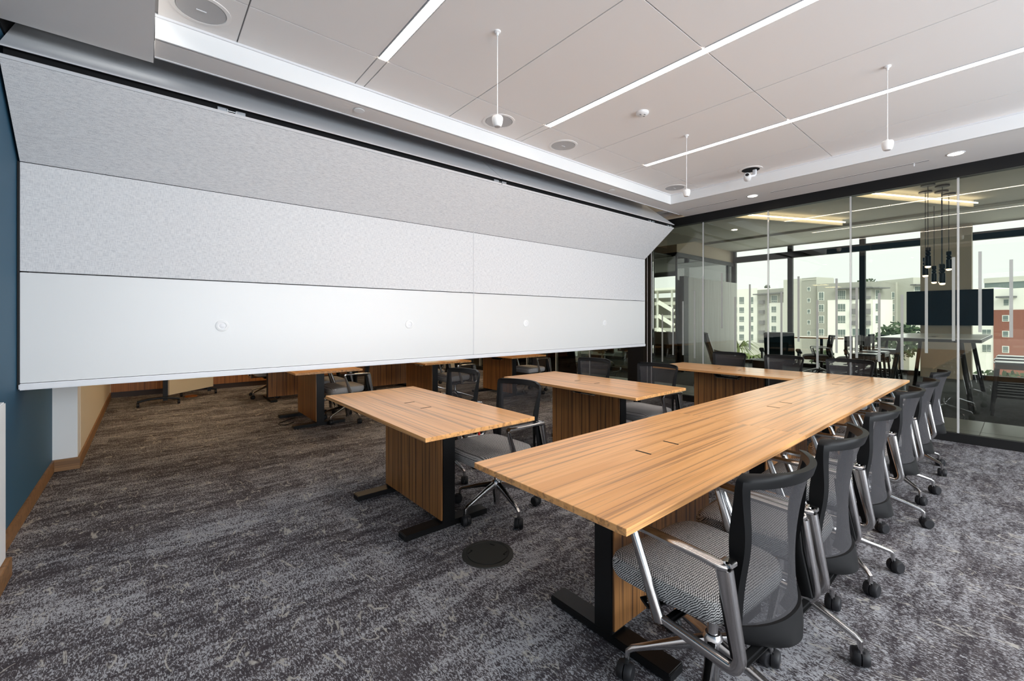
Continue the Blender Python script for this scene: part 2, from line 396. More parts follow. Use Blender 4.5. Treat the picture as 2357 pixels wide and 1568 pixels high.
microphone(4.12, 0.65, 'white pendant microphone at right, hanging over the row of chairs')
t = thing('smoke_detector', (3.37, 2.20, ZT), 0, 'small round white smoke detector on the ceiling tile', 'smoke detector')
obj('body', MB().lathe([(0.055,0),(0.055,-0.012),(0.048,-0.020),(0.030,-0.028),(0.0,-0.030)], seg=32), M['white'], t, smooth=True)
obj('vent', MB().box(-0.035,-0.012,-0.006,0.006,-0.029,-0.022).box(0.012,0.035,-0.006,0.006,-0.029,-0.022).box(-0.010,0.010,-0.03,-0.018,-0.029,-0.022), M['groove'], t)
t = thing('ceiling_camera', (5.67, 2.18, ZT), 0, 'white conference camera poking out of a round ceiling cutout', 'camera')
obj('trim_ring', MB().lathe([(0.13,0.0),(0.13,-0.005),(0.10,-0.007)], seg=36), M['ceil'], t, smooth=True)
obj('cutout', MB().lathe([(0.098,0.0),(0.098,-0.008),(0.0,-0.008)], seg=36), M['blackm'], t)
obj('yoke', MB().sweep(fillet([(0.03,-0.035,-0.005),(0.03,-0.035,-0.075),(0.0,0.01,-0.085)],0.02), (0.022,0.017), (0,1,0)), M['rail'], t, smooth=True)
cmh = obj('camera_head', MB().lathe([(0.030,-0.05),(0.040,-0.035),(0.042,0.04),(0.036,0.05)], seg=24, axis='X'), M['white'], t, smooth=True)
cmh.location = (-0.035, 0.025, -0.095); cmh.rotation_euler = (0, 0.25, 0.35)
ln = obj('lens', MB().lathe([(0.020,-0.054),(0.012,-0.056)], seg=20, axis='X'), M['lens'], cmh)
def downlight(x, y, label):
    t = thing('recessed_downlight', (x, y, ZS), 0, label, 'downlight', 'recessed downlights in the soffit')
    obj('lens', MB().lathe([(0.058,0.001),(0.057,-0.004),(0,-0.004)], seg=32), M['down'], t)
    obj('trim_ring', MB().lathe([(0.072,0.0),(0.071,-0.003),(0.060,-0.005),(0.059,0.0)], seg=32), M['rail'], t, smooth=True)
downlight(6.384, 2.431, 'lit recessed downlight in the soffit between the two slot diffusers')
downlight(6.345, 0.466, 'lit recessed downlight in the soffit at far right, above the widest glass pane')
def slot_diffuser(y0, y1, label):
    t = thing('slot_diffuser', (6.39, (y0+y1)/2, ZS), 0, label, 'air diffuser')
    h = (y1-y0)/2
    obj('slot', MB().box(-0.006, 0.006, -h, h, -0.003, 0.002), M['blackm'], t)
    obj('frame', MB().box(-0.010, -0.006, -h, h, -0.002, 0.002).box(0.006, 0.010, -h, h, -0.002, 0.002), M['soffit'], t)
    return t
slot_diffuser(2.64, 3.41, 'short dark linear air slot in the soffit near the partition corner')
sd = slot_diffuser(0.67, 2.21, 'long dark linear air slot in the soffit at right')
obj('damper_tab', MB().box(-0.004, 0.004, -0.66, -0.65, -0.035, 0), M['rail'], sd)
def sprinkler(x, y, label):
    t = thing('sprinkler_cover', (x, y, ZS), 0, label, 'sprinkler cover', 'sprinkler covers')
    obj('disc', MB().lathe([(0.040,-0.003),(0.042,-0.006),(0.040,-0.009),(0,-0.010)], seg=28), M['white'], t, smooth=True)
    obj('collar', MB().lathe([(0.030,0.001),(0.030,-0.003)], seg=24), M['groove'], t)
sprinkler(1.32, 3.49, 'small white sprinkler cover on the soffit strip at left')
sprinkler(4.67, 3.51, 'small white sprinkler cover on the soffit strip toward the far corner')

# ============================================================ folding partition, half lowered
PX0, PX1, PJ = -0.625, 6.497, 2.944
t = thing('folding_partition', (0, 4.19, 0.90), 0, 'large half lowered folding partition with grey fabric and white panels', 'folding partition'); t['kind'] = 'thing'
def P(mb): # work in world coordinates, store local to the partition's empty
    mb.v = [(x, y-4.19, z-0.90) for x, y, z in mb.v]; return mb
YF, YB = 4.19, 4.50
def slab2(x0, x1, y0, z0, y1, z1, th):      # tilted slab between (y0,z0) and (y1,z1)
    d = Vector((0, y1-y0, z1-z0)).normalized(); n = Vector((0, d.z, -d.y))*th
    return MB().profile_x([(y0, z0), (y1, z1), (y1+n.y, z1+n.z), (y0+n.y, z0+n.z)], x0, x1)
for (x0, x1) in ((PX0, PJ-0.004), (PJ+0.004, PX1)):
    obj('white_panel', P(MB().box(x0, x1, YF, YF+0.04, 0.945, 1.664)), M['board'], t, bevel=0.002)
    obj('fabric_panel', P(MB().box(x0, x1, YF, YF+0.04, 1.672, 2.378)), M['fabric'], t, bevel=0.002)
    obj('sloping_fabric_panel', P(slab2(x0, x1, YF, 2.382, 3.672, 2.815, 0.012)), M['fabric'], t)
    obj('upper_panel', P(slab2(x0, x1, 3.661, 2.890, 4.23, 3.340, 0.012)), M['greypanel'], t)
    obj('top_panel', P(slab2(x0, x1, 4.23, 3.34, 3.72, 3.70, 0.04)), M['greypanel'], t)
    obj('rear_panel', P(MB().box(x0, x1, YB-0.04, YB, 0.945, 2.38)), M['board'], t)
    obj('rear_sloping_panel', P(slab2(x0, x1, YB, 2.382, 4.93, 2.84, -0.03)), M['fabric'], t)
    obj('edge_trim', P(slab2(x0, x1, 3.668, 2.817, 3.655, 2.829, 0.008)), M['rail'], t)
    obj('edge_trim', P(slab2(x0, x1, 3.648, 2.881, 3.663, 2.894, 0.006)), M['rail'], t)
obj('joint_strip', P(MB().box(PJ-0.003, PJ+0.003, YF-0.002, YF+0.01, 0.945, 2.38)), M['rail'], t)
obj('joint_strip', P(slab2(PJ-0.004, PJ+0.004, YF-0.002, 2.380, 3.668, 2.817, 0.01)), M['rail'], t)
obj('hinge_channel', P(MB().box(PX0+0.01, PX1-0.01, 3.700, 3.72, 2.80, 2.91)), M['blackm'], t)
obj('panel_core', P(MB().profile_x([(YF+0.045, 2.37), (3.735, 2.80), (3.735, 2.91), (YF+0.03, 3.25)], PX0+0.02, PX1-0.03)), M['blackm'], t)
obj('bottom_rail', P(MB().box(PX0-0.005, PX1+0.005, YF-0.012, YB+0.012, 0.900, 0.942)), M['rail'], t, bevel=0.006)
obj('side_seal', P(MB().box(PX0-0.012, PX0, YF+0.005, YB-0.005, 0.91, 2.38)), M['bronze'], t)
obj('side_seal', P(MB().box(PX1, PX1+0.010, YF+0.005, YB-0.005, 0.91, 2.38)), M['rail'], t)
for hx in (0.47, 2.944, 5.90, 6.42):
    hb = MB()
    hb.box(hx-0.085, hx-0.03, 3.688, 3.70, 2.845, 2.868).box(hx+0.03, hx+0.085, 3.688, 3.70, 2.845, 2.868)
    hb.box(hx-0.085, hx-0.03, 3.688, 3.70, 2.823, 2.832).box(hx+0.03, hx+0.085, 3.688, 3.70, 2.823, 2.832)
    hb.tube([(hx-0.028,3.69,2.83),(hx-0.028,3.69,2.865)], 0.007).tube([(hx+0.028,3.69,2.83),(hx+0.028,3.69,2.865)], 0.007)
    hb.box(hx-0.02, hx+0.02, 3.69, 3.70, 2.825, 2.845).tube([(hx-0.03,3.688,2.855),(hx+0.03,3.688,2.855)], 0.002)
    obj('hinge_bracket', P(hb), M['steel'], t, smooth=True)
for kx, kz in ((0.468,1.307),(2.119,1.306),(3.769,1.305),(5.399,1.301)):
    r = obj('locking_roundel', P(MB().lathe([(0.046,0.0),(0.046,-0.004),(0.042,-0.007),(0.028,-0.007),(0.026,-0.003)], (kx,YF,kz), 32, 'Y')), M['white'], t, smooth=True)
    obj('roundel_cap', P(MB().lathe([(0.026,-0.001),(0.020,-0.003),(0.008,-0.006),(0.0,-0.006)], (kx,YF,kz), 24, 'Y')), M['rail'], r, smooth=True)

# ============================================================ glass wall to the lobby
gy0, gy1 = -4.66, 10.4
struct('trim_header', MB().box(XG-0.05, XG+0.05, gy0, gy1, 2.925, 3.06), M['bronze'])
struct('trim_base_channel', MB().box(XG-0.035, XG+0.035, gy0, 4.30, 0.0, 0.10).box(XG-0.035, XG+0.035, 4.75, gy1, 0.0, 0.10), M['bronze'], bevel=0.003)
struct('trim_post', MB().box(XG-0.05, XG+0.05, 4.27, 4.43, 0.0, 2.925), M['bronze'])
struct('trim_post_wide', MB().box(XG-0.05, XG+0.05, 4.43, 4.76, 0.0, 2.925), M['blackm'])
struct('trim_post_bead', MB().box(XG-0.055, XG-0.05, 4.262, 4.272, 0.1, 2.925).box(XG-0.055, XG-0.05, 4.345, 4.35, 0.1, 2.925), M['rail'])
joints = [0.485-0.957*k for k in range(1,6)][::-1]+[0.485, 1.443, 2.402, 3.358, 4.27]
yy = [gy0]+[j for j in joints if j > gy0]
for i in range(len(yy)-1):
    struct('window_%d' % (i+1), MB().box(XG-0.006, XG+0.006, yy[i]+0.004, yy[i+1]-0.004, 0.10, 2.925), M['glass'])
yy2 = [4.76, 5.70, 6.647, 7.60, 8.55, 9.5, 10.4]
for i in range(6):
    struct('window_%d' % (20+i), MB().box(XG-0.006, XG+0.006, yy2[i]+0.004, yy2[i+1]-0.004, 0.10, 2.925), M['glass'])
for i, y in enumerate([j for j in joints if gy0 < j < 4.2]+yy2[1:-1]):
    struct('trim_joint_%d' % (i+1), MB().box(XG-0.012, XG+0.012, y-0.010, y+0.010, 0.10, 2.925), M['acryl'], bevel=0.003)
strips = [(3.50,.72,1.83),(3.70,.76,1.66),(3.36,.95,2.05),(3.06,1.22,2.08),(2.65,.90,1.88),(2.23,.82,1.75),(1.59,.92,1.89),(1.38,.87,1.76),(1.16,.84,1.68),
          (.95,.76,1.65),(.74,.97,1.85),(.52,1.12,2.05),(.32,1.22,2.09),(.10,1.17,1.98),(-.12,.9,1.8),(-.33,.8,1.7),(1.80,.70,1.62),(2.02,1.05,1.95),(2.86,.8,1.7),(3.88,.75,1.55),(4.08,.62,1.45)]
for i, (y, z0, z1) in enumerate(strips):
    tag(obj('frosted_strip', MB().box(XG-0.0085, XG-0.0065, y-0.013, y+0.013, z0, z1), M['frost']),
        'thin vertical frosted film strip stuck on the glass wall', 'frosted strip', 'frosted strips on the glass wall')

# ============================================================ floor box
t = thing('floor_box', (1.511, 2.01, 0), 0.3, 'round dark floor outlet box lid set in the carpet', 'floor box')
obj('rim', MB().lathe([(0.150,0.0),(0.148,0.005),(0.125,0.008),(0.122,0.004),(0,0.004)], seg=48), mat('dark_bronze_lid', (0.020,0.020,0.017), 0.5), t, smooth=True)
obj('lid', MB().lathe([(0.118,0.003),(0.117,0.009),(0.0,0.009)], seg=48), bpy.data.materials['dark_bronze_lid'], t, smooth=True)
obj('latch', MB().box(-0.075,-0.035,0.085,0.089,0.009,0.0105).box(-0.037,-0.033,0.085,0.10,0.009,0.0105).box(0.03,0.07,-0.09,-0.086,0.009,0.0105).box(0.03,0.034,-0.1,-0.086,0.009,0.0105).box(0.082,0.086,0.01,0.045,0.009,0.0105), M['blackm'], t)

# ============================================================ desks
def make_desk(L=1.66, W=0.785, labels=None):
    t = thing('training_desk')
    top = obj('desktop', MB().box(-L/2, L/2, -W/2, W/2, 0.7105, 0.7345), M['top'], t, bevel=0.0012, seg=1)
    # power grommet flap: two slots and fine seams in the top
    g = MB()
    for sx in (-1, 1): g.box(sx*0.125-0.006, sx*0.125+0.006, -0.042, 0.042, 0.7345, 0.7350)
    obj('grommet_slot', g, M['blackm'], top)
    g = MB().box(-0.119, 0.119, -0.043, -0.042, 0.7345, 0.7348).box(-0.119, 0.119, 0.042, 0.043, 0.7345, 0.7348)
    obj('flap_seam', g, mat('seam_brown', (0.30, 0.15, 0.06), 0.6) if 'seam_brown' not in bpy.data.materials else bpy.data.materials['seam_brown'], top)
    for sx in (-1, 1):
        obj('column', MB().box(sx*0.385-0.048, sx*0.385+0.048, -0.046, 0.046, 0.035, 0.69), M['black'], t, bevel=0.003)
        obj('foot', MB().profile_x([(-0.31,0.004),(0.31,0.004),(0.31,0.036),(0.306,0.040),(-0.306,0.040),(-0.31,0.036)], sx*0.385-0.048, sx*0.385+0.048), M['black'], t, bevel=0.003)
        obj('top_bracket', MB().box(sx*0.385-0.03, sx*0.385+0.03, -0.30, 0.30, 0.690, 0.7105), M['black'], t)
    obj('cross_beam', MB().box(-0.50, 0.50, -0.028, 0.028, 0.668, 0.705), M['black'], t)
    for sy in (1,):
        p = MB().profile_x([(0,0),(0,0)], 0, 0) if False else MB()
        y0, y1 = (sy*0.043, sy*0.055) if sy > 0 else (-0.055, -0.043)
        # front outline with the shallow notch for the power tray
        pts = [(-0.425,0.055),(0.425,0.055),(0.425,0.672),(0.18,0.672),(0.14,0.620),(-0.14,0.620),(-0.18,0.672),(-0.425,0.672)]
        n = len(pts)
        p.add([(x,y0,z) for x,z in pts]+[(x,y1,z) for x,z in pts], [tuple(range(n)), tuple(range(n,2*n))]+[(i,(i+1)%n,n+(i+1)%n,n+i) for i in range(n)])
        obj('modesty_panel', p, M['panelwood'], t)
    tr = obj('power_tray', MB().sweep(fillet([(-0.16,0,0.70),(-0.13,0,0.635),(0.13,0,0.635),(0.16,0,0.70)],0.02), (0.075,0.006), (0,1,0)), M['black'], t, smooth=True)
    obj('plug', MB().box(-0.10,-0.07,-0.075,-0.05,0.645,0.665).box(0.05,0.075,-0.075,-0.05,0.65,0.665), M['chrome'], tr)
    return t
desk0 = make_desk()
DL = [
 ((1.907, 1.16, 0), PI, 1.628/1.66, 'near desk of the long row, its corner pointing at the viewer', 'desks joined into the long row'),
 ((3.535, 1.16, 0), PI, 1.628/1.66, 'middle desk of the long row, between two hairline seams', 'desks joined into the long row'),
 ((5.178, 1.165, 0), PI, 1.650/1.66, 'far desk of the long row, meeting the crossing desk by the glass wall', 'desks joined into the long row'),
 ((1.512, 2.862, 0), PI/2, 1, 'freestanding wood desk nearest the left, beside the floor box', 'freestanding training desks'),
 ((3.36, 2.825, 0), PI/2, 1, 'freestanding wood desk in the middle, right of the one by the floor box', 'freestanding training desks'),
 ((5.575, 2.395, 0), PI/2, 1, 'wood desk turned crosswise at the far end by the glass wall', 'freestanding training desks'),
 ((1.70, 6.24, 0), PI/2, 1, 'left desk seen beyond the partition, a cable coiled at its foot', 'desks beyond the partition'),
 ((3.38, 6.26, 0), PI/2, 1, 'second desk beyond the partition, seen above the left freestanding desk', 'desks beyond the partition'),
 ((4.97, 6.26, 0), PI/2, 1, 'rightmost desk beyond the partition, only its brown panel and black column showing', 'desks beyond the partition'),
 ((1.98, 8.22, 0), PI, 1, 'farthest left desk beyond the partition, its brown panel facing the viewer', 'desks beyond the partition'),
 ((3.66, 8.22, 0), PI, 1, 'farthest desk beyond the partition with wide brown panel, left of the second desk', 'desks beyond the partition')]
for i, (loc, rz, sx, lab, grp) in enumerate(DL):
    d = desk0 if i == 0 else dup(desk0)
    d.location = loc; d.rotation_euler = (0, 0, rz); d.scale = (sx, 1, 1)
    tag(d, lab, 'desk', grp)
tag(obj('coiled_cable', MB().tube(smoothpath([(1.47,6.15,0.02),(1.36,6.12,0.006),(1.30,6.22,0.006),(1.40,6.35,0.006),(1.55,6.42,0.02)],6), 0.006), M['black']),
    'thin dark cable looping on the carpet under the left far desk', 'cable')

# ============================================================ task chairs
def lerp(tab, t):
    for i in range(len(tab)-1):
        if t <= tab[i+1][0]:
            a, b = tab[i], tab[i+1]; u = (t-a[0])/(b[0]-a[0]); u = u*u*(3-2*u) if len(tab) > 3 else u
            return a[1]+(b[1]-a[1])*u
    return tab[-1][1]
def back_pt(s, tt, off=0.0):
    z = 0.355+tt*(0.900-0.355)
    y = -0.272+0.145*tt*(1-tt)**1.0-0.030*tt*tt
    cv = 0.100-0.15*tt*(1-tt)-0.010*tt
    wd = 0.216-0.022*math.sin(PI*min(1, tt*1.05))+0.020*tt
    r = 0.035; dz = z-(0.900-r)
    if dz > 0: wd -= r-math.sqrt(max(r*r-dz*dz, 0))
    r = 0.07; dz = (0.355+r)-z
    if dz > 0: wd -= r-math.sqrt(max(r*r-dz*dz, 0))
    x = s*wd; yy = y+cv*abs(s)**2.2
    return Vector((x, yy-off, z))
def make_back(t):
    N, K = 24, 28
    ts = [i/K for i in range(K+1)]; ss = sorted([-1+2*i/N for i in range(N+1)]+[-0.915, 0.915]); N = len(ss)-1
    ts = sorted(set(ts+[0.975, 0.99])); K = len(ts)-1
    def border(i, j):   # i along s, j along t
        sm = (ss[i]+ss[i+1])/2; tm = (ts[j]+ts[j+1])/2
        return abs(sm) > 0.91 or tm < 0.14 or tm > 0.945
    def th(s, tt):
        return 0.010 if abs(s) < 0.85 else 0.009+0.015*math.exp(-((tt-0.62)/0.22)**2)
    fr = MB(); idx = {}
    def vid(i, j, side):
        k = (i, j, side)
        if k not in idx:
            idx[k] = len(fr.v); p = back_pt(ss[i], ts[j]); h = th(ss[i], ts[j])
            fr.v.append((p.x, p.y+(h if side else -h), p.z))
        return idx[k]
    cells = {(i, j) for i in range(N) for j in range(K) if border(i, j)}
    for (i, j) in cells:
        for sd in (0, 1):
            q = [vid(i,j,sd), vid(i+1,j,sd), vid(i+1,j+1,sd), vid(i,j+1,sd)]
            fr.f.append(tuple(q if sd else q[::-1]))
        for (di, dj, a, b) in ((-1,0,(i,j),(i,j+1)),(1,0,(i+1,j),(i+1,j+1)),(0,-1,(i,j),(i+1,j)),(0,1,(i,j+1),(i+1,j+1))):
            if (i+di, j+dj) not in cells:
                fr.f.append((vid(*a,0), vid(*b,0), vid(*b,1), vid(*a,1)))
    b = obj('back_frame', fr, M['plastic'], t, smooth=True)
    ms = MB(); n2, k2 = 16, 20
    for j in range(k2+1):
        for i in range(n2+1):
            ms.v.append(tuple(back_pt(-0.92+1.84*i/n2, 0.12+(0.935-0.12)*j/k2)))
    for j in range(k2):
        for i in range(n2):
            a = j*(n2+1)+i; ms.f.append((a, a+1, a+n2+2, a+n2+1))
    obj('back_mesh', ms, M['back'], t, smooth=True)
def make_seat(t, m):
    rings = []
    def ring(hw, hd, z, n=48, p=5.6, cy=0.042):
        hw *= 1.04; hd *= 1.05
        out = []
        for k in range(n):
            a = 2*PI*k/n; c, s = math.cos(a), math.sin(a)
            x = math.copysign(abs(c)**(2/p), c)*hw; y = math.copysign(abs(s)**(2/p), s)*hd
            x *= 1.0+(0.04 if y > 0 else 0.12)*(y/hd); y *= (1.0 if y > 0 else 0.84); zz = z-0.018*max(0, y/0.25)**3+0.006*(x/0.25)**2*(1 if z > 0.46 else 0)
            out.append((x, y+cy, zz))
        return out
    spec = [(0.19,0.18,0.394),(0.222,0.212,0.397),(0.241,0.230,0.408),(0.249,0.239,0.430),(0.250,0.240,0.456),(0.243,0.233,0.472),(0.222,0.212,0.481),(0.14,0.13,0.484),(0.06,0.06,0.484)]
    mb = MB(); n = 48
    for hw, hd, z in spec: mb.v += ring(hw, hd, z)
    for i in range(len(spec)-1):
        for k in range(n): mb.f.append((i*n+k, i*n+(k+1)%n, (i+1)*n+(k+1)%n, (i+1)*n+k))
    mb.f.append(tuple(range(n))[::-1]); mb.f.append(tuple((len(spec)-1)*n+k for k in range(n)))
    obj('seat', mb, m, t, smooth=True)
    obj('seat_pan', MB().box(-0.17, 0.17, -0.14, 0.20, 0.385, 0.403), M['plastic'], t, bevel=0.006)
    obj('tilt_mechanism', MB().box(-0.09, 0.09, -0.13, 0.10, 0.325, 0.386).box(-0.28,0.28,0.0,0.035,0.345,0.365).box(-0.24,0.24,-0.235,-0.20,0.345,0.365), M['plastic'], t, bevel=0.008)
def make_arms(t):
    for sx in (-1, 1):
        x = 0.283*sx; xo = 0.270*sx
        path = fillet([(xo,-0.185,0.628),(xo,-0.232,0.385),(xo,-0.215,0.352),(xo,0.045,0.368)], 0.03, 5)
        hv = []
        for i, p in enumerate(path):
            hv.append((0.016, 0.025) if p.z > 0.45 else ((0.015, 0.017) if p.y < -0.15 else (0.012, 0.011)))
        a = obj('arm_frame', MB().sweep(path, hv, (1,0,0), 12, 0.55), M['chrome'], t, smooth=True)
        path = fillet([(xo-0.035*sx,-0.185,0.640),(x,-0.185,0.640),(x,-0.14,0.645),(x,0.125,0.648),(x,0.135,0.635),(xo,0.035,0.352)], 0.024, 6)
        hv = []
        for p in path:
            hv.append((0.021, 0.010) if p.z > 0.63 else (0.013, 0.012+0.012*(0.63-p.z)/0.28))
        obj('armrest', MB().sweep(path, hv, (1,0.25*sx,0), 12, 0.6), M['chrome'], t, smooth=True)
        obj('arm_upright', MB().sweep([(0.243*sx,-0.170,0.628),(0.245*sx,-0.180,0.52),(0.245*sx,-0.212,0.37)], (0.010,0.020), (1,0,0), 8), M['plastic'], t, smooth=True)
def make_base(t, rot):
    b = MB()
    b.lathe([(0.026,0.10),(0.030,0.13),(0.036,0.165),(0.036,0.205),(0.026,0.222)], seg=24)
    for k in range(5):
        a = 2*PI*k/5+PI/2; d = Vector((math.cos(a), math.sin(a), 0)); side = (-d.y, d.x, 0)
        pts = [d*0.015+Vector((0,0,0.188)), d*0.10+Vector((0,0,0.168)), d*0.22+Vector((0,0,0.132)), d*0.283+Vector((0,0,0.112)), d*0.299+Vector((0,0,0.100)), d*0.302+Vector((0,0,0.058))]
        b.sweep(pts, [(0.019,0.024),(0.016,0.019),(0.012,0.012),(0.011,0.010),(0.010,0.010),(0.0085,0.0085)], side, 10, 0.65)
    base = obj('five_star_base', b, M['chrome'], t, smooth=True); base.rotation_euler = (0, 0, rot)
    for k in range(5):
        a = 2*PI*k/5+PI/2; d = Vector((math.cos(a), math.sin(a), 0))
        sw = a+random.choice((0.5, -0.6, 1.2, 2.1)); e = Vector((math.cos(sw), math.sin(sw), 0))
        c = MB()
        for s2 in (-1, 1):
            c.lathe([(0.006, s2*0.029),(0.026, s2*0.029),(0.032, s2*0.023),(0.034, s2*0.008),(0.0335, s2*0.002)], (0,0,0), 20, 'X')
        c.box(-0.012, 0.012, -0.012, 0.022, 0.0, 0.034)
        o = obj('caster', c, M['rubber'], base, smooth=True)
        o.location = d*0.302+e*0.014+Vector((0, 0, 0.034)); o.rotation_euler = (0, 0, sw+PI/2)
    obj('gas_column', MB().lathe([(0.020,0.045),(0.022,0.05),(0.023,0.12),(0.023,0.205),(0.018,0.22),(0.018,0.33)], seg=20), M['chrome'], t, smooth=True)
def make_chair(m=None):
    t = thing('task_chair'); make_seat(t, m or M['tweed']); make_back(t); make_arms(t); make_base(t, 0.0)
    lv = obj('adjustment_paddle', MB().sweep([(-0.16,0.10,0.352),(-0.225,0.13,0.346)], (0.030,0.006), (0,1,0)).box(-0.10,0.0,0.085,0.10,0.345,0.355), M['black'], t)
    return t
chair0 = make_chair()
CH = [ # x, y, heading (0 = facing +Y), base rotation, label, group
 (1.575, 0.735, -0.07, 0.70, 'nearest grey tweed task chair, its chrome armrest beside the desk corner', 'long'),
 (2.175, 0.715, 0.02, 0.47, 'second task chair from the viewer, tucked against the long desk row', 'long'),
 (2.915, 0.720, 0.04, -0.13, 'third task chair from the viewer along the long desk row', 'long'),
 (3.845, 0.730, 0.0, -0.5, 'fourth task chair from the viewer along the long desk row', 'long'),
 (4.52, 0.725, 0.03, -0.12, 'fifth task chair from the viewer, next to last along the long row', 'long'),
 (5.40, 0.735, 0.0, 0.14, 'sixth and last task chair along the long desk row, nearest the glass wall', 'long'),
 (5.95, 1.33, PI/2-0.12, 0.2, 'task chair at the row end, right one of three backed by the glass', 'end'),
 (5.97, 2.01, PI/2-0.12, 0.4, 'task chair behind the desk junction, middle one of three backed by the glass', 'end'),
 (6.00, 2.69, PI/2-0.1, 0.1, 'task chair behind the crosswise desk, left one of three backed by the glass', 'end'),
 (1.91, 2.435, PI/2+0.02, 0.13, 'task chair with full tweed seat showing beside the desk by the floor box', 'small'),
 (2.00, 3.30, PI/2+0.06, 0.3, 'task chair behind the far corner of the desk by the floor box', 'small'),
 (3.83, 2.470, PI/2-0.03, 0.3, 'task chair with seat partly showing, pushed to the middle freestanding desk', 'small'),
 (3.80, 3.26, PI/2+0.03, 0.5, 'task chair behind the far corner of the middle freestanding desk', 'small'),
 (2.08, 5.92, PI/2, 0.5, 'task chair beyond the partition with both chrome arms at the left desk', 'back'),
 (2.10, 6.68, PI/2, 0.2, 'task chair beyond the partition, behind the one with both arms showing', 'back'),
 (3.80, 5.93, PI/2, 0.1, 'task chair beyond the partition, seen over the back of a nearer mesh chair', 'back'),
 (3.82, 6.72, PI/2, 0.4, 'task chair beyond the partition at the far half of the second desk', 'back'),
 (5.50, 5.95, PI/2, 0.3, 'rightmost task chair beyond the partition, standing alone before the glass', 'back'),
 (1.65, 8.62, PI, 0.2, 'task chair far beyond the partition, behind the farthest left brown panel', 'back'),
 (4.45, 8.05, -4.66, 0.2, 'task chair far beyond the partition, in the gap right of the wide brown panel', 'back')]
GN = {'long': 'task chairs along the long desk row', 'end': 'task chairs backed by the glass wall', 'small': 'task chairs at the freestanding desks', 'back': 'task chairs beyond the partition'}
for i, (x, y, rz, br, lab, g) in enumerate(CH):
    c = chair0 if i == 0 else dup(chair0)
    c.location = (x, y, 0); c.rotation_euler = (0, 0, rz); tag(c, lab, 'chair', GN[g])
    for k in kids(c):
        if k.name.startswith('five_star_base'): k.rotation_euler = (0, 0, br)
gl = MB().box(-0.225,-0.215,0.112,0.118,0.3535,0.3545).box(-0.212,-0.200,0.122,0.126,0.3535,0.3545).box(-0.195,-0.186,0.108,0.114,0.3535,0.3545).box(-0.19,-0.18,0.12,0.124,0.3535,0.3545)
pad = [k for k in kids(chair0) if k.name.startswith('adjustment_paddle')][0]
obj('white_symbol', gl, M['glyph'], pad)
tg = thing('hanging_tag', (1.69, 2.35, 0.61), 0, 'tiny red, green and white tag hanging under the left freestanding desk', 'tag')
obj('red_face', MB().box(-0.006,0.006,-0.012,0.0,-0.02,0.0), M['red'], tg); obj('green_face', MB().box(-0.006,0.006,0.0,0.012,-0.01,0.0), M['green'], tg)
obj('white_face', MB().box(-0.006,0.006,0.0,0.012,-0.02,-0.01), M['white'], tg)
obj('string', MB().tube([(0,0,-0.002),(0,0,0.1005)], 0.0012), M['black'], tg)

# ============================================================ second room beyond the partition
def cabinet(x0, x1, y, label, col):
    t = thing('base_cabinet', ((x0+x1)/2, y, 0), 0, label, 'cabinet', 'wood cabinets along the far wall')
    h = (x1-x0)/2
    obj('body', MB().box(-h, h, 0.02, 0.26, 0.10, 0.90), M['cabwood'], t)
    obj('toe_kick', MB().box(-h, h, 0.05, 0.24, 0.0, 0.10), M['darkwood'], t)
    for s in (-1, 1):
        a, b = (-h+0.002, -0.002) if s < 0 else (0.002, h-0.002)
        dr = obj('door', MB().box(a, b, 0.0, 0.02, 0.10, 0.88), M['cabwood'], t, bevel=0.0015)
cl_ = ['first wood cabinet from the left wall, mostly behind the rolling board', 'second wood cabinet from the left wall, beside the rolling board', 'third wood cabinet from the left wall, a chair base in front',
       'fourth wood cabinet from the left wall, behind the farthest desks', 'fifth wood cabinet from the left wall, behind the farthest desks']
for k in range(5): cabinet(-0.47+k*1.2, -0.47+(k+1)*1.2, 10.13, cl_[k], 0)
def rolling_board():
    t = thing('rolling_board', (0.10, 9.05, 0), 0, 'cream rolling board on black arched feet with casters', 'rolling board')
    # board swung so its left edge comes forward
    obj('board', MB().prism([(0.18,-0.28),(0.82,0.38),(0.80,0.40),(0.16,-0.26)], 0.155, 1.8), mat('cream_board', (0.74,0.66,0.50), 0.5), t)
    obj('post', MB().box(0.10,0.16,-0.27,-0.21,0.07,1.8), M['black'], t)
    obj('post', MB().box(0.74,0.79,0.41,0.46,0.07,1.8), M['black'], t)
    for (cx_, cy_) in ((0.05,-0.25),(0.62,0.52)):
        f = obj('arched_foot', MB().sweep(smoothpath([(cx_-0.26,cy_,0.085),(cx_-0.1,cy_,0.115),(cx_+0.1,cy_,0.115),(cx_+0.26,cy_,0.085)]), (0.030,0.020), (0,1,0)), M['black'], t, smooth=True)
        for s in (-1, 1):
            obj('caster', MB().lathe([(0.02,-0.02),(0.036,-0.016),(0.036,0.016),(0.02,0.02)], (cx_+s*0.25, cy_, 0.037), 18, 'X').box(cx_+s*0.25-0.012, cx_+s*0.25+0.012, cy_-0.012, cy_+0.012, 0.04, 0.09), M['rubber'], f, smooth=True)
rolling_board()
tag(obj('orange_mat', MB().lathe([(0.09,0.0),(0.09,0.02),(0.0,0.02)], (0.60, 9.45, 0), 20), mat('orange_stuff', (0.5,0.16,0.03), 0.6)), 'small orange round object on the carpet behind the rolling board', 'mat')
for (x, y) in ((1.0, 6.6), (3.2, 6.6), (5.4, 6.6), (1.0, 8.8), (3.2, 8.8), (5.4, 8.8)):
    t = thing('square_ceiling_light', (x, y, ZS), 0, 'warm ceiling light of the room beyond the partition', 'ceiling light', 'ceiling lights beyond the partition')
    obj('diffuser', MB().box(-0.3, 0.3, -0.3, 0.3, -0.004, 0.002), M['warmled'], t)
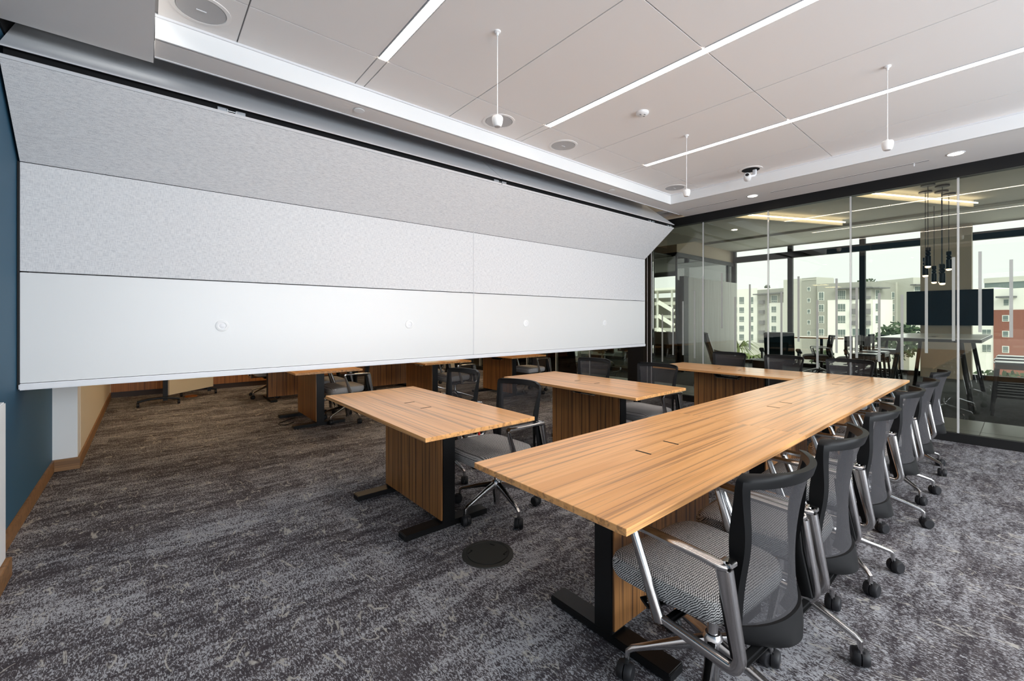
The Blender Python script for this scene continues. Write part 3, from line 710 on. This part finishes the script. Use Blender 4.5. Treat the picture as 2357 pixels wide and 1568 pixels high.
# papers on the second far desk
tag(obj('paper_sheet', MB().box(2.98, 3.30, 5.50, 5.72, 0.7352, 0.7365), M['white']), 'white papers lying on the second desk beyond the partition', 'paper')
tag(obj('paper_sheet', MB().box(3.38, 3.62, 5.50, 5.70, 0.7352, 0.7365), M['white']), 'white papers lying at the right of the second desk beyond the partition', 'paper')

# ============================================================ lobby beyond the glass
XW = 14.4
struct('floor_lobby_tile', MB().box(XG-0.03, 8.48, -4, 14, -0.12, 0.0), M['tile'])
gr = MB()
for k in range(-3, 12): gr.box(XG+0.04, 8.48, 0.35+k*1.2, 0.356+k*1.2, 0.0, 0.001)
gr.box(7.66, 7.666, -4, 14, 0.0, 0.001)
struct('floor_tile_joints', gr, M['groove'])
struct('floor_lobby_carpet', MB().box(8.48, XW, -4, 14, -0.12, 0.0), M['lobbycarpet'])
struct('ceiling_lobby', MB().box(XG+0.05, XW, -4, 14, 3.55, 3.6), M['lobbyceil'])
struct('ceiling_lobby_soffit', MB().box(XG+0.05, 9.4, 4.6, 14, 3.1, 3.12).box(12.3, XW, -4, 6.0, 3.50, 3.55), M['lobbyceil'])
struct('wall_lobby_right', MB().box(XG, XW, -4.1, -4, 0, 3.6), M['beige'])
# window wall
wf = MB()
for y in (-4, -1.9, 1.2, 2.77, 4.44, 6.03): wf.box(XW-0.07, XW+0.05, y-0.06, y+0.06, 0, 3.6)
wf.box(XW-0.08, XW+0.05, -4, 6.03, 3.15, 3.33); wf.box(XW-0.08, XW+0.05, -4, 6.03, 0.0, 0.10)
struct('window_30', wf, M['bronze'])
struct('window_30_pane', MB().box(XW-0.01, XW, -4, 6.03, 0.1, 3.55), M['glass2'])
struct('wall_lobby_column', MB().box(XW-0.35, XW-0.09, 0.78, 1.62, 0, 3.55), M['beige'])
# cove lights: slim diagonal wedges under the ceiling
for (a, b, w0) in (((8.9, 1.95), (11.6, 0.62), 0.5), ((8.9, 3.9), (11.7, 2.6), 0.5)):
    dx, dy = b[0]-a[0], b[1]-a[1]
    struct('ceiling_cove', MB().prism([a, b, (a[0]+0.1, a[1]+w0)], 3.42, 3.55), M['lobbyceil'])
    n = Vector((dy, -dx, 0)).normalized()*0.05
    tag(obj('cove_light', MB().prism([(a[0]+n.x,a[1]+n.y),(b[0]+n.x,b[1]+n.y),(b[0]+n.x*1.3,b[1]+n.y*1.3),(a[0]+n.x*1.3,a[1]+n.y*1.3)], 3.47, 3.49), M['cove']),
        'glowing cove light along the %s lobby ceiling wedge' % ('right' if a[1] < 3 else 'left'), 'cove light')
# glazed meeting room at the lobby's far left
mr = MB(); mr.box(10.84, XW, 6.0, 6.08, 3.04, 3.15); mr.box(10.80, 10.88, 6.0, 12, 3.04, 3.15)
mr.box(10.80, 10.84, 6.0, 6.04, 0, 3.1); mr.box(13.9, 14.0, 6.0, 6.1, 0, 3.05); mr.box(9.43, 9.51, 6.3, 14, 0, 0.10); mr.box(9.43, 9.51, 6.3, 6.36, 0, 3.05)
struct('trim_meeting_room', mr, M['bronze'])
struct('wall_meeting_upper', MB().box(10.86, XW, 6.03, 6.15, 3.15, 3.6).box(10.86, 10.98, 6.15, 12, 3.15, 3.6), M['beige'])
struct('window_40_pane', MB().box(10.84, XW, 6.03, 6.04, 0, 3.05), M['glass'])
struct('window_41_pane', MB().box(10.83, 10.84, 6.04, 12, 0, 3.05), M['glass'])
struct('window_42_pane', MB().box(9.46, 9.47, 6.36, 14, 0.1, 3.05), M['glass'])
wn = MB(); wn.box(XW-0.05, XW, 6.1, 9, 0, 0.9); wn.box(XW-0.05, XW, 6.1, 12, 2.9, 3.05)
for y in (6.2, 7.5, 9.0, 10.5): wn.box(XW-0.08, XW, y-0.05, y+0.05, 0, 3.05)
struct('window_43', wn, M['bronze'])
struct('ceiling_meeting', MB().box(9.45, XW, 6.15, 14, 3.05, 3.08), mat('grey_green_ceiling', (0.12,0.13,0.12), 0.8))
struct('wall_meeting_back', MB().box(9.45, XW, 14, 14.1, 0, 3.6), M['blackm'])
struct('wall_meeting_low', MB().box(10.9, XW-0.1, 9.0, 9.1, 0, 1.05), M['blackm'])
# free-standing grey screen
t = thing('wood_screen', (12.2, 5.72, 0), 0, 'tall grey wood grain screen with black end standing in the lobby', 'screen')
obj('panel', MB().box(-1.42, 1.58, -0.03, 0.03, 0.0, 2.46), M['greywood'], t)
obj('end_post', MB().box(-1.66, -1.42, -0.06, 0.06, 0.0, 2.47), M['bronze'], t)
# tv
t = thing('television', (XW-0.42, 1.15, 1.22), 0, 'large black wall television on the beige lobby column', 'television')
obj('screen', MB().box(-0.045, -0.03, -0.70, 0.70, 0.0, 0.80), M['screen'], t, bevel=0.004)
obj('casing', MB().box(-0.030, 0.02, -0.68, 0.68, 0.02, 0.78), M['blackm'], t)
obj('wall_mount', MB().box(0.02, 0.07, -0.2, 0.2, 0.2, 0.6), M['black'], t)
# pendants
PN = [(7.72,.818,2.022,'pendant light with highest black cylinder, left of the frosted strip'),(8.112,.885,1.934,'leftmost black pendant light, its bulb against the window edge'),
      (7.912,.703,1.806,'lowest black pendant light, overlapping another at centre'),(8.252,.741,1.844,'black pendant light mostly hidden behind the lowest one'),
      (8.501,.691,2.034,'rightmost black pendant light of the cluster'),(9.066,.894,1.896,'black pendant light hanging alone between the left pair and the lowest one')]
for x, y, zb, lab in PN:
    KP = (3.55-1.36)/(3.10-1.36)
    t = thing('pendant_light', (x*KP, y*KP, 3.55), 0, lab, 'pendant light', 'black pendant lights in the lobby')
    t.scale = (KP, KP, KP); h = zb-3.10
    obj('canopy', MB().lathe([(0.07,0.0),(0.07,-0.02),(0.0,-0.022)], seg=28), M['bronze'], t)
    obj('cord', MB().tube([(0,0,-0.02),(0,0,h+0.26)], 0.004), M['black'], t)
    obj('shade', MB().lathe([(0.026,h+0.265),(0.028,h+0.26),(0.028,h+0.215),(0.016,h+0.208),(0.026,h+0.195),(0.029,h+0.183),(0.026,h+0.170),(0.016,h+0.160),(0.030,h+0.152),(0.031,h+0.03),(0.028,h+0.022)], seg=28), M['black'], t, smooth=True)
    obj('bulb', MB().lathe([(0.028,h+0.024),(0.027,h+0.010),(0.016,h+0.002),(0,h)], seg=24), M['bulb'], t, smooth=True)
# high table
t = thing('high_table', (10.7, 1.0, 0), 0, 'long bar height table with pale top and dark edge in the lobby', 'table')
obj('tabletop', MB().box(-1.55, 1.55, -0.58, 0.58, 1.06, 1.07), M['stone'], t)
obj('edge_band', MB().box(-1.56, 1.56, -0.59, 0.59, 1.015, 1.0595), M['bronze'], t)
for sx in (-1, 1):
    for sy in (-1, 1):
        obj('leg', MB().sweep([(sx*1.1, sy*0.35, 1.015), (sx*1.35, sy*0.48, 0.0)], (0.03, 0.03), (0,1,0)), M['bronze'], t)
obj('cable_port', MB().box(-0.95,-0.80,-0.05,0.03,1.07,1.072).box(-0.6,-0.45,-0.05,0.03,1.07,1.072), M['blackm'], t)
# bar stools
def make_stool():
    t = thing('bar_stool')
    obj('seat', MB().box(-0.21, 0.21, -0.20, 0.20, 0.72, 0.755), mat('stool_seat_vinyl', (0.035,0.033,0.032), 0.3), t, bevel=0.012)
    obj('apron', MB().box(-0.20, 0.20, -0.19, 0.19, 0.66, 0.72), M['darkwood'], t)
    for sx in (-1, 1):
        for sy in (-1, 1):
            obj('leg', MB().sweep([(sx*0.18, sy*0.17, 0.70), (sx*0.22, sy*0.22, 0.0)], (0.018, 0.018), (0,1,0), 8), M['bronze'], t)
    obj('footrest', MB().box(-0.21,0.21,0.19,0.21,0.22,0.25).box(-0.21,0.21,-0.21,-0.19,0.30,0.33).box(-0.21,-0.19,-0.2,0.2,0.26,0.29).box(0.19,0.21,-0.2,0.2,0.26,0.29), M['bronze'], t)
    obj('backrest', MB().box(-0.20, -0.16, -0.25, -0.21, 0.72, 1.05).box(0.16, 0.20, -0.25, -0.21, 0.72, 1.05).box(-0.20, 0.20, -0.25, -0.22, 0.86, 1.05), M['bronze'], t, bevel=0.004)
    return t
st0 = make_stool()
ST = [(9.75,1.85,PI,'bar stool on the left side of the high table, nearest the glass wall'),(10.55,1.86,PI,'bar stool on the left side of the high table, second from the glass wall'),(11.5,1.84,PI,'bar stool on the left side of the high table, farthest from the glass wall'),
      (9.35,0.10,0.05,'bar stool on the right side of the high table, nearest the glass wall'),(10.1,0.12,0,'bar stool on the right side of the high table, second from the glass wall'),(10.9,0.12,0,'bar stool on the right side of the high table, farthest from the glass wall')]
for i, (x, y, rz, lab) in enumerate(ST):
    s = st0 if i == 0 else dup(st0); s.location = (x, y, 0); s.rotation_euler = (0, 0, rz); tag(s, lab, 'bar stool', 'bar stools around the high table')
# lounge chairs
def lounge(loc, rz, m, label, wings):
    t = thing('lounge_chair', loc, rz, label, 'lounge chair', 'high backed lounge chairs in the lobby')
    obj('backrest', MB().sweep(smoothpath([(0,-0.22,0.42),(0,-0.28,0.65),(0,-0.36,0.90),(0,-0.40,1.06)]), [(0.30,0.05)]*6*3+[(0.27,0.03)], (1,0,0), 14, 0.5), m, t, smooth=True)
    obj('seat', MB().box(-0.30, 0.30, -0.25, 0.32, 0.32, 0.46), m, t, bevel=0.04, seg=4, smooth=True)
    for s in (-1, 1):
        obj('armrest', MB().sweep(smoothpath([(s*0.36,-0.26,0.66),(s*0.37,0.0,0.60),(s*0.36,0.30,0.58)]), (0.05, 0.035), (1,0,0), 12), m, t, smooth=True)
        obj('side_panel', MB().box(s*0.36-0.02, s*0.36+0.02, -0.22, 0.28, 0.30, 0.60), m, t, bevel=0.01)
    obj('pedestal', MB().lathe([(0.26,0.0),(0.26,0.012),(0.03,0.03),(0.03,0.32)], seg=28), M['chrome'], t, smooth=True)
lounge((9.62, 4.22, 0), -2.6, M['leather'], 'black leather lounge chair in profile before the grey wood screen', 1)
lounge((11.4, 3.72, 0), -1.35, M['teal'], 'dark teal high backed lounge chair seen from behind by the window', 1)
t = thing('drum_table', (9.95, 3.50, 0), 0, 'round dark side table with striped top beside the lounge chairs', 'side table')
obj('drum', MB().lathe([(0.25,0.0),(0.27,0.30),(0.28,0.50)], seg=40), M['darkwood'], t, smooth=True)
obj('tabletop', MB().lathe([(0.30,0.50),(0.31,0.515),(0.0,0.515)], seg=40), M['stone'], t, smooth=True)
sb = MB()
for k in range(-4, 5): h = math.sqrt(0.30**2-(k*0.064)**2); sb.box(k*0.064-0.016, k*0.064+0.016, -h, h, 0.5155, 0.5165)
obj('stripe', sb, M['bronze'], t)
# guest chairs in the lobby: same family of mesh chair, dark seat
gm = mat('dark_seat_fabric', (0.035, 0.033, 0.032), 0.8)
g0 = make_chair(gm); g0.name = 'guest_chair'
GC = [(12.0, 3.12, 0.35, 'mesh guest chair with chrome arms left of the high table'),(13.1, 2.35, 0.5, 'mesh guest chair facing away beside the small wood table in the lobby'),(11.75, 2.42, 0.15, 'mesh guest chair with its back just behind the near bar stools')]
for i, (x, y, rz, lab) in enumerate(GC):
    c = g0 if i == 0 else dup(g0); c.location = (x, y, 0); c.rotation_euler = (0, 0, rz); c.scale = (1.05,1.05,1.1); tag(c, lab, 'chair', 'mesh guest chairs in the lobby')
t = thing('cafe_table', (13.3, 3.4, 0), 0, 'small wood topped table by the lobby window', 'table')
obj('tabletop', MB().box(-0.4,0.4,-0.55,0.55,0.87,0.90), M['top'], t); obj('pedestal', MB().lathe([(0.28,0.0),(0.28,0.015),(0.035,0.03),(0.035,0.87)], seg=24), M['bronze'], t, smooth=True)
# dark office beyond: a desk chair base and shelf of folders
c = dup(g0); c.location = (10.2, 8.0, 0); c.rotation_euler = (0, 0, 1.0); tag(c, 'office chair inside the dark glazed office, only its chrome base showing', 'chair')
for k in range(14):
    cc = [(0.75,0.5,0.3),(0.2,0.6,0.65),(0.6,0.6,0.62),(0.3,0.7,0.6),(0.5,0.25,0.5)][k % 5]
    nm = 'folder_%d' % (k % 5)
    mm = bpy.data.materials.get(nm) or mat(nm, cc, 0.5)
    tag(obj('binder', MB().box(11.5, 11.75, 9.0+k*0.13, 9.115+k*0.13, 0.30, 0.62), mm, bevel=0.004), 'coloured binder in the row inside the dark glazed office', 'binder', 'binders in the dark office')
tag(obj('low_shelf', MB().box(11.45, 11.85, 8.9, 11.0, 0.25, 0.30).box(11.5,11.8,8.95,9.0,0,0.25).box(11.5,11.8,10.9,10.95,0,0.25), M['bronze']), 'low dark shelf holding coloured binders in the glazed office', 'shelf')
# warm downlights in the lobby
for i, (x, y) in enumerate(((8.0, 2.6), (8.0, 5.2), (8.0, -0.6), (11.0, 4.6), (12.6, 1.9))):
    t = thing('lobby_downlight', (x, y, 3.548), 0, 'small recessed downlight in the lobby ceiling', 'downlight', 'recessed downlights in the lobby')
    obj('lens', MB().lathe([(0.06,0.001),(0.06,-0.004),(0,-0.004)], seg=24), M['down'], t)

# ============================================================ the street outside
GZ = -15.0
tag(obj('ground', MB().box(15.0, 420, -240, 300, GZ-0.3, GZ), mat('pale_paving', (0.55,0.54,0.48), 0.9)), kind='structure')
F = Vector((math.cos(YAW), math.sin(YAW))); R = Vector((F.y, -F.x))
def at(u, d): q = (F+R*((u-1178.5)/997.96))*d; return (q.x, q.y)
def zt(v, d): return 1.36+(735-v)/997.96*d
M['fwhite'] = mat('facade_white', (0.84,0.84,0.78), 0.8); M['fgrey'] = mat('facade_grey', (0.36,0.36,0.32), 0.8); M['fbeige'] = mat('facade_beige', (0.56,0.56,0.50), 0.8)
M['fbrick'] = mat('facade_brick', (0.27,0.10,0.065), 0.85); M['fglass'] = mat('facade_window_glass', (0.16,0.20,0.19), 0.3); M['fframe'] = mat('facade_window_frame', (0.80,0.81,0.76), 0.6)
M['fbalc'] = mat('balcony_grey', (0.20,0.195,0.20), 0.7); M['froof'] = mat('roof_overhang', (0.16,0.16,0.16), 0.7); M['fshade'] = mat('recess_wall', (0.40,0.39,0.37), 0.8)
class Facade:
    """one straight wall between two plan points given as (bearing, distance)"""
    def __init__(s, u0, d0, u1, d1, off=0.0):
        s.p0 = Vector(at(u0, d0)); s.p1 = Vector(at(u1, d1)); s.L = (s.p1-s.p0).length; s.d = (s.p1-s.p0)/s.L
        s.n = Vector((s.d.y, -s.d.x))
        if s.n.dot(s.p0) > 0: s.n = -s.n          # towards the viewer's side
        s.p0 = s.p0+s.n*off; s.p1 = s.p1+s.n*off
    def a(s, u):                                   # where a bearing meets this wall
        k = Vector(at(u, 1.0)); det = k.x*(-s.d.y)+s.d.x*k.y
        return (k.x*s.p0.y*-1+k.y*s.p0.x)/(-det) if abs(det) > 1e-9 else 0
    def dist(s, a): return (s.p0+s.d*a).dot(F)
    def block(s, a0, a1, z0, z1, o0, o1):          # o = offset out of the wall
        q = []
        for a, o in ((a0,o0),(a1,o0),(a1,o1),(a0,o1)): p = s.p0+s.d*a+s.n*o; q.append((p.x, p.y))
        return MB().prism(q, z0, z1)
    def rect(s, u0, u1, v0, v1, o0, o1, grow=0.0): # v1 None = down to the ground
        a0, a1 = s.a(u0), s.a(u1); d = s.dist((a0+a1)/2)
        return s.block(a0-grow, a1+grow, GZ if v1 is None else zt(v1, d)-grow, zt(v0, d)+grow, o0, o1)
def join(*ms):
    r = MB()
    for m in ms: r.add(m.v, m.f)
    return r
def windows(bld, fc, cols, rows, panes=2):
    for (u0, u1) in cols:
        for (v0, v1) in rows:
            fr_ = obj('window', fc.rect(u0, u1, v0, v1, 0.0, 0.05, 0.10), M['fframe'], bld)
            g = MB(); pw = (u1-u0)/panes; vs = v0+(v1-v0)*0.78
            for k in range(panes):
                e = 0.12*pw/1.0 if panes > 1 else 0
                g = join(g, fc.rect(u0+k*pw+e*0.5, u0+(k+1)*pw-e*0.5, v0, vs-0.4, 0.03, 0.08), fc.rect(u0+k*pw+e*0.5, u0+(k+1)*pw-e*0.5, vs+0.4, v1, 0.03, 0.08))
            obj('pane', g, M['fglass'], fr_)
def local(t):  # children were built in world coordinates
    for k_ in kids(t): k_.matrix_parent_inverse = Matrix.Translation(t.location).inverted()
b = thing('apartment_building', (*at(1850, 120), GZ), 0, 'long white and grey apartment block with balconies outside the lobby windows', 'building')
# wing 1: white corner block, then grey-topped block with balconies
f1 = Facade(1694, 142, 1846, 120); f1b = Facade(1694, 142, 1846, 120, 0.35)
obj('wall', f1.rect(1600, 1743, 669.5, None, -20, 0), M['fwhite'], b); obj('wall', f1.rect(1743, 1849, 664, None, -20, 0), M['fgrey'], b)
obj('wall', f1.rect(1771, 1823, 697, None, 0, 0.35), M['fwhite'], b)
ra = [(684,699.5),(708,720),(729,741),(750,763),(770,783.5)]; rc = [(680.5,696),(706,719),(728,742),(751,765)]
windows(b, f1, [(1702,1713)], ra, 3); windows(b, f1, [(1729,1734),(1694.5,1697)], ra, 1)
windows(b, f1, [(1776,1789),(1808,1820)], rc[:1], 3); windows(b, f1b, [(1776,1787),(1808,1819)], rc[1:], 2)
for (u0, u1, vt) in ((1751,1761,680),(1828,1844.5,673)):
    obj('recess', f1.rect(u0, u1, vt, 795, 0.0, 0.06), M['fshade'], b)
    for (v0, v1) in ((692,700),(714.5,722.5),(738,747),(761,770),(783,795)): obj('balcony', f1.rect(u0, u1, v0, v1, 0.05, 0.9), M['fbalc'], b)
obj('post', f1.rect(1838, 1841.5, 673, 795, 0.0, 1.0), M['fwhite'], b)
obj('roof_overhang', f1.rect(1743, 1847, 674, 676.5, 0, 1.8), M['froof'], b)
obj('podium', f1.rect(1733, 1765, 789, None, 0, 6), M['fbeige'], b); obj('podium', f1.rect(1822, 1852, 795, None, 0, 5), M['fbeige'], b)
# stair tower
t1 = Facade(1846, 115, 1879, 112); t2 = Facade(1879, 112, 1919, 114.4)
obj('tower_wall', t1.rect(1846, 1879, 639.5, None, -9, 0), M['fgrey'], b); obj('tower_wall', t2.rect(1879, 1919, 639, None, -9, 0), M['fbeige'], b)
obj('tower_band', t1.rect(1846, 1879, 643, 645, 0, 0.1), M['fbeige'], b)
windows(b, t1, [(1859,1864.6)], [(662,670),(687.6,696),(713,721.7),(738,746.5),(763,772)], 1)
# wing 2
f2 = Facade(1883, 111, 2006, 102.8); f2b = Facade(1883, 111, 2006, 102.8, 0.35)
obj('wall', f2.rect(1880, 2006, 651, None, -14, 0), M['fgrey'], b); obj('wall', f2.rect(1905.7, 2006, 690, None, 0, 0.35), M['fwhite'], b)
windows(b, f2, [(1885,1896)], [(673,691),(702,717),(728,743.5),(758,772)], 2)
windows(b, f2, [(1928.5,1946)], [(669,688)], 4); windows(b, f2b, [(1928.5,1946)], [(700,716.5),(727,743.5),(759,775)], 3)
for (u0, u1) in ((1961.5,1972),(1984,2004.5)):
    for (v0, v1, w0, w1, ff) in ((667,688,682.5,688.5,f2),(699,723,711,723.5,f2b),(727,748,739,748.5,f2b)):
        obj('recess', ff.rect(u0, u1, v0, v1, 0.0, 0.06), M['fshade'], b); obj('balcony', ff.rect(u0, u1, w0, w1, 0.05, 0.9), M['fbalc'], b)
windows(b, f2b, [(1962,1978),(1992,2002)], [(757,776)], 2)
obj('roof_overhang', f2.rect(1926, 2009, 662.5, 665, 0, 1.8), M['froof'], b)
f3 = Facade(2006, 102.8, 2062, 104.9); f3b = Facade(2006, 102.8, 2062, 104.9, 0.35)
obj('wall', f3.rect(2006, 2062, 649, None, -14, 0), M['fgrey'], b); obj('wall', f3.rect(2005, 2051, 690, None, 0, 0.35), M['fwhite'], b)
windows(b, f3, [(2015,2023.5)], [(668,688)], 2); windows(b, f3b, [(2015,2021)], [(699,716.4),(726.6,744)], 2)
windows(b, f3, [(2052.5,2058)], [(673,688.4),(700,717),(727,744)], 1)
obj('roof_overhang', f3.rect(2005, 2030, 662.5, 665, 0, 1.8), M['froof'], b)
f4 = Facade(2062, 104.9, 2101, 106.1); obj('wall', f4.rect(2062, 2101, 650.5, None, -14, 0), M['fbeige'], b)
windows(b, f4, [(2086,2089)], [(670,690),(700,716),(727,744)], 1)
f5_ = Facade(2101, 101, 2140, 101); obj('wall', f5_.rect(2102, 2140, 639, None, -10, 0), M['fbeige'], b)
obj('roof_overhang', f5_.rect(2095, 2140, 655, 657.5, 0, 1.5), M['froof'], b); windows(b, f5_, [(2105,2123)], [(660,672)], 4)
obj('podium', f5_.rect(2091, 2126, 748, None, 0.2, 6), M['fwhite'], b)
local(b)
# brick building seen through the right-hand window
b2 = thing('brick_building', (*at(2300, 70), GZ), 0, 'white and brick building with flat roof outside the right lobby window', 'building')
g1 = Facade(2230, 75, 2420, 66)
for nm, mb_, mm in (('wall', g1.rect(2236, 2288, 663, None, -12, 0), M['fwhite']), ('wall', g1.rect(2288, 2420, 663, 713, -12, 0), M['fwhite']),
                    ('brick_wall', g1.rect(2288, 2420, 713, None, -12, 0.15), M['fbrick']), ('parapet', g1.rect(2225, 2420, 633, 645, -14, -5), M['fbeige']),
                    ('clerestory', g1.rect(2225, 2420, 645, 664, -13, -5.2), M['fglass']), ('roof_overhang', g1.rect(2301, 2341, 682, 686, 0, 1.2), M['froof'])):
    obj(nm, mb_, mm, b2)
windows(b2, g1, [(2261,2282)], [(759,769),(794,810)], 2); windows(b2, g1, [(2311,2322)], [(690,703)], 1)
g1b = Facade(2230, 75, 2420, 66, 0.15); windows(b2, g1b, [(2309,2321)], [(727,739),(763,775),(798,811)], 1)
local(b2)
# parking structure with stairs at far left of the view
b3 = thing('parking_structure', (*at(1530, 90), GZ), 0, 'open parking garage with diagonal stairs seen through the far left glass', 'building')
h1 = Facade(1440, 98, 1580, 86)
obj('roof', h1.rect(1440, 1575, 666, 671, -8, 2), M['fframe'], b3)
for v0 in (696, 726, 755, 790): obj('deck', h1.rect(1440, 1575, v0, v0+7, -8, 0), M['fbeige'], b3)
for u0 in (1450, 1480, 1513, 1546, 1572): obj('column', h1.rect(u0-1.2, u0+1.2, 668, None, -0.3, 0.1), M['fframe'], b3)
obj('wall', h1.rect(1440, 1575, 682, None, -9, -8), M['fgrey'], b3)
for v0 in (696, 727, 757):
    d_ = 91; q0 = Vector(at(1515, d_-2)); q1 = Vector(at(1552, d_-4))
    obj('stair', MB().sweep([(q0.x,q0.y,zt(v0,d_)),(q1.x,q1.y,zt(v0+22,d_))], (0.1,0.55), (h1.n.x,h1.n.y,0), 4, 1.0), M['fwhite'], b3)
local(b3)
# trees
lf = mat('tree_leaves', (0.045,0.075,0.03), 0.9); lf2 = mat('palm_leaves', (0.10,0.14,0.04), 0.9); tk = mat('tree_trunk', (0.12,0.09,0.06), 0.9)
def tree(u, d, v_top, rad, label, palm=False):
    x, y = at(u, d); h = zt(v_top, d)-GZ
    t = thing('tree', (x, y, GZ), 0, label, 'tree', 'trees outside')
    cr = MB()
    if palm:
        for k in range(60):
            a = random.uniform(0, 2*PI); e = random.uniform(-0.2, 0.9); r = rad*random.uniform(0.8, 1.1)
            d3 = Vector((math.cos(a), math.sin(a), 0)); side = (-d3.y, d3.x, 0)
            pts = [Vector((0,0,h-rad*0.5)), d3*r*0.5+Vector((0,0,h-rad*0.5+r*0.4*e)), d3*r+Vector((0,0,h-rad*0.5+r*(0.5*e-0.4)))]
            cr.sweep(pts, [(0.12,0.02),(0.16,0.02),(0.02,0.01)], side, 4, 1.0)
    else:
        for k in range(420):
            v = Vector((random.gauss(0,1), random.gauss(0,1), random.gauss(0,0.8))).normalized()*rad*random.uniform(0.55,1.0)
            c = v+Vector((0,0,h-rad*0.85)); n1 = Vector((random.gauss(0,1),random.gauss(0,1),random.gauss(0,1))).normalized(); n2 = n1.orthogonal().normalized(); s_ = rad*0.16
            cr.add([c-n1*s_, c-n2*s_*0.6, c+n1*s_, c+n2*s_*0.6], [(0,1,2,3)])
    obj('crown', cr, lf2 if palm else lf, t); obj('trunk', MB().lathe([(0.25,0),(0.15,h-rad*0.5)], seg=10), tk, t)
tree(1700, 90, 775, 4.5, 'palm at the left edge of the lobby window, before the white block', True)
tree(2070, 85, 746, 3.8, 'rounded dark green tree left of the television')
tree(1726, 60, 806, 2.4, 'low palm below the first palm, above the striped table', True)
tree(1893, 80, 803, 2.0, 'small shrub top behind the guest chairs')
tree(2275, 22, 858, 1.2, 'small leafy tree seen under the right bar stools at left')
tree(2345, 23, 860, 1.0, 'small leafy tree seen under the right bar stools at right')
tree(1766, 160, 656, 1.0, 'tiny treetop above the roofline of the white block')
tree(1995, 122, 643, 2.6, 'treetops above the grey roof right of the tower')
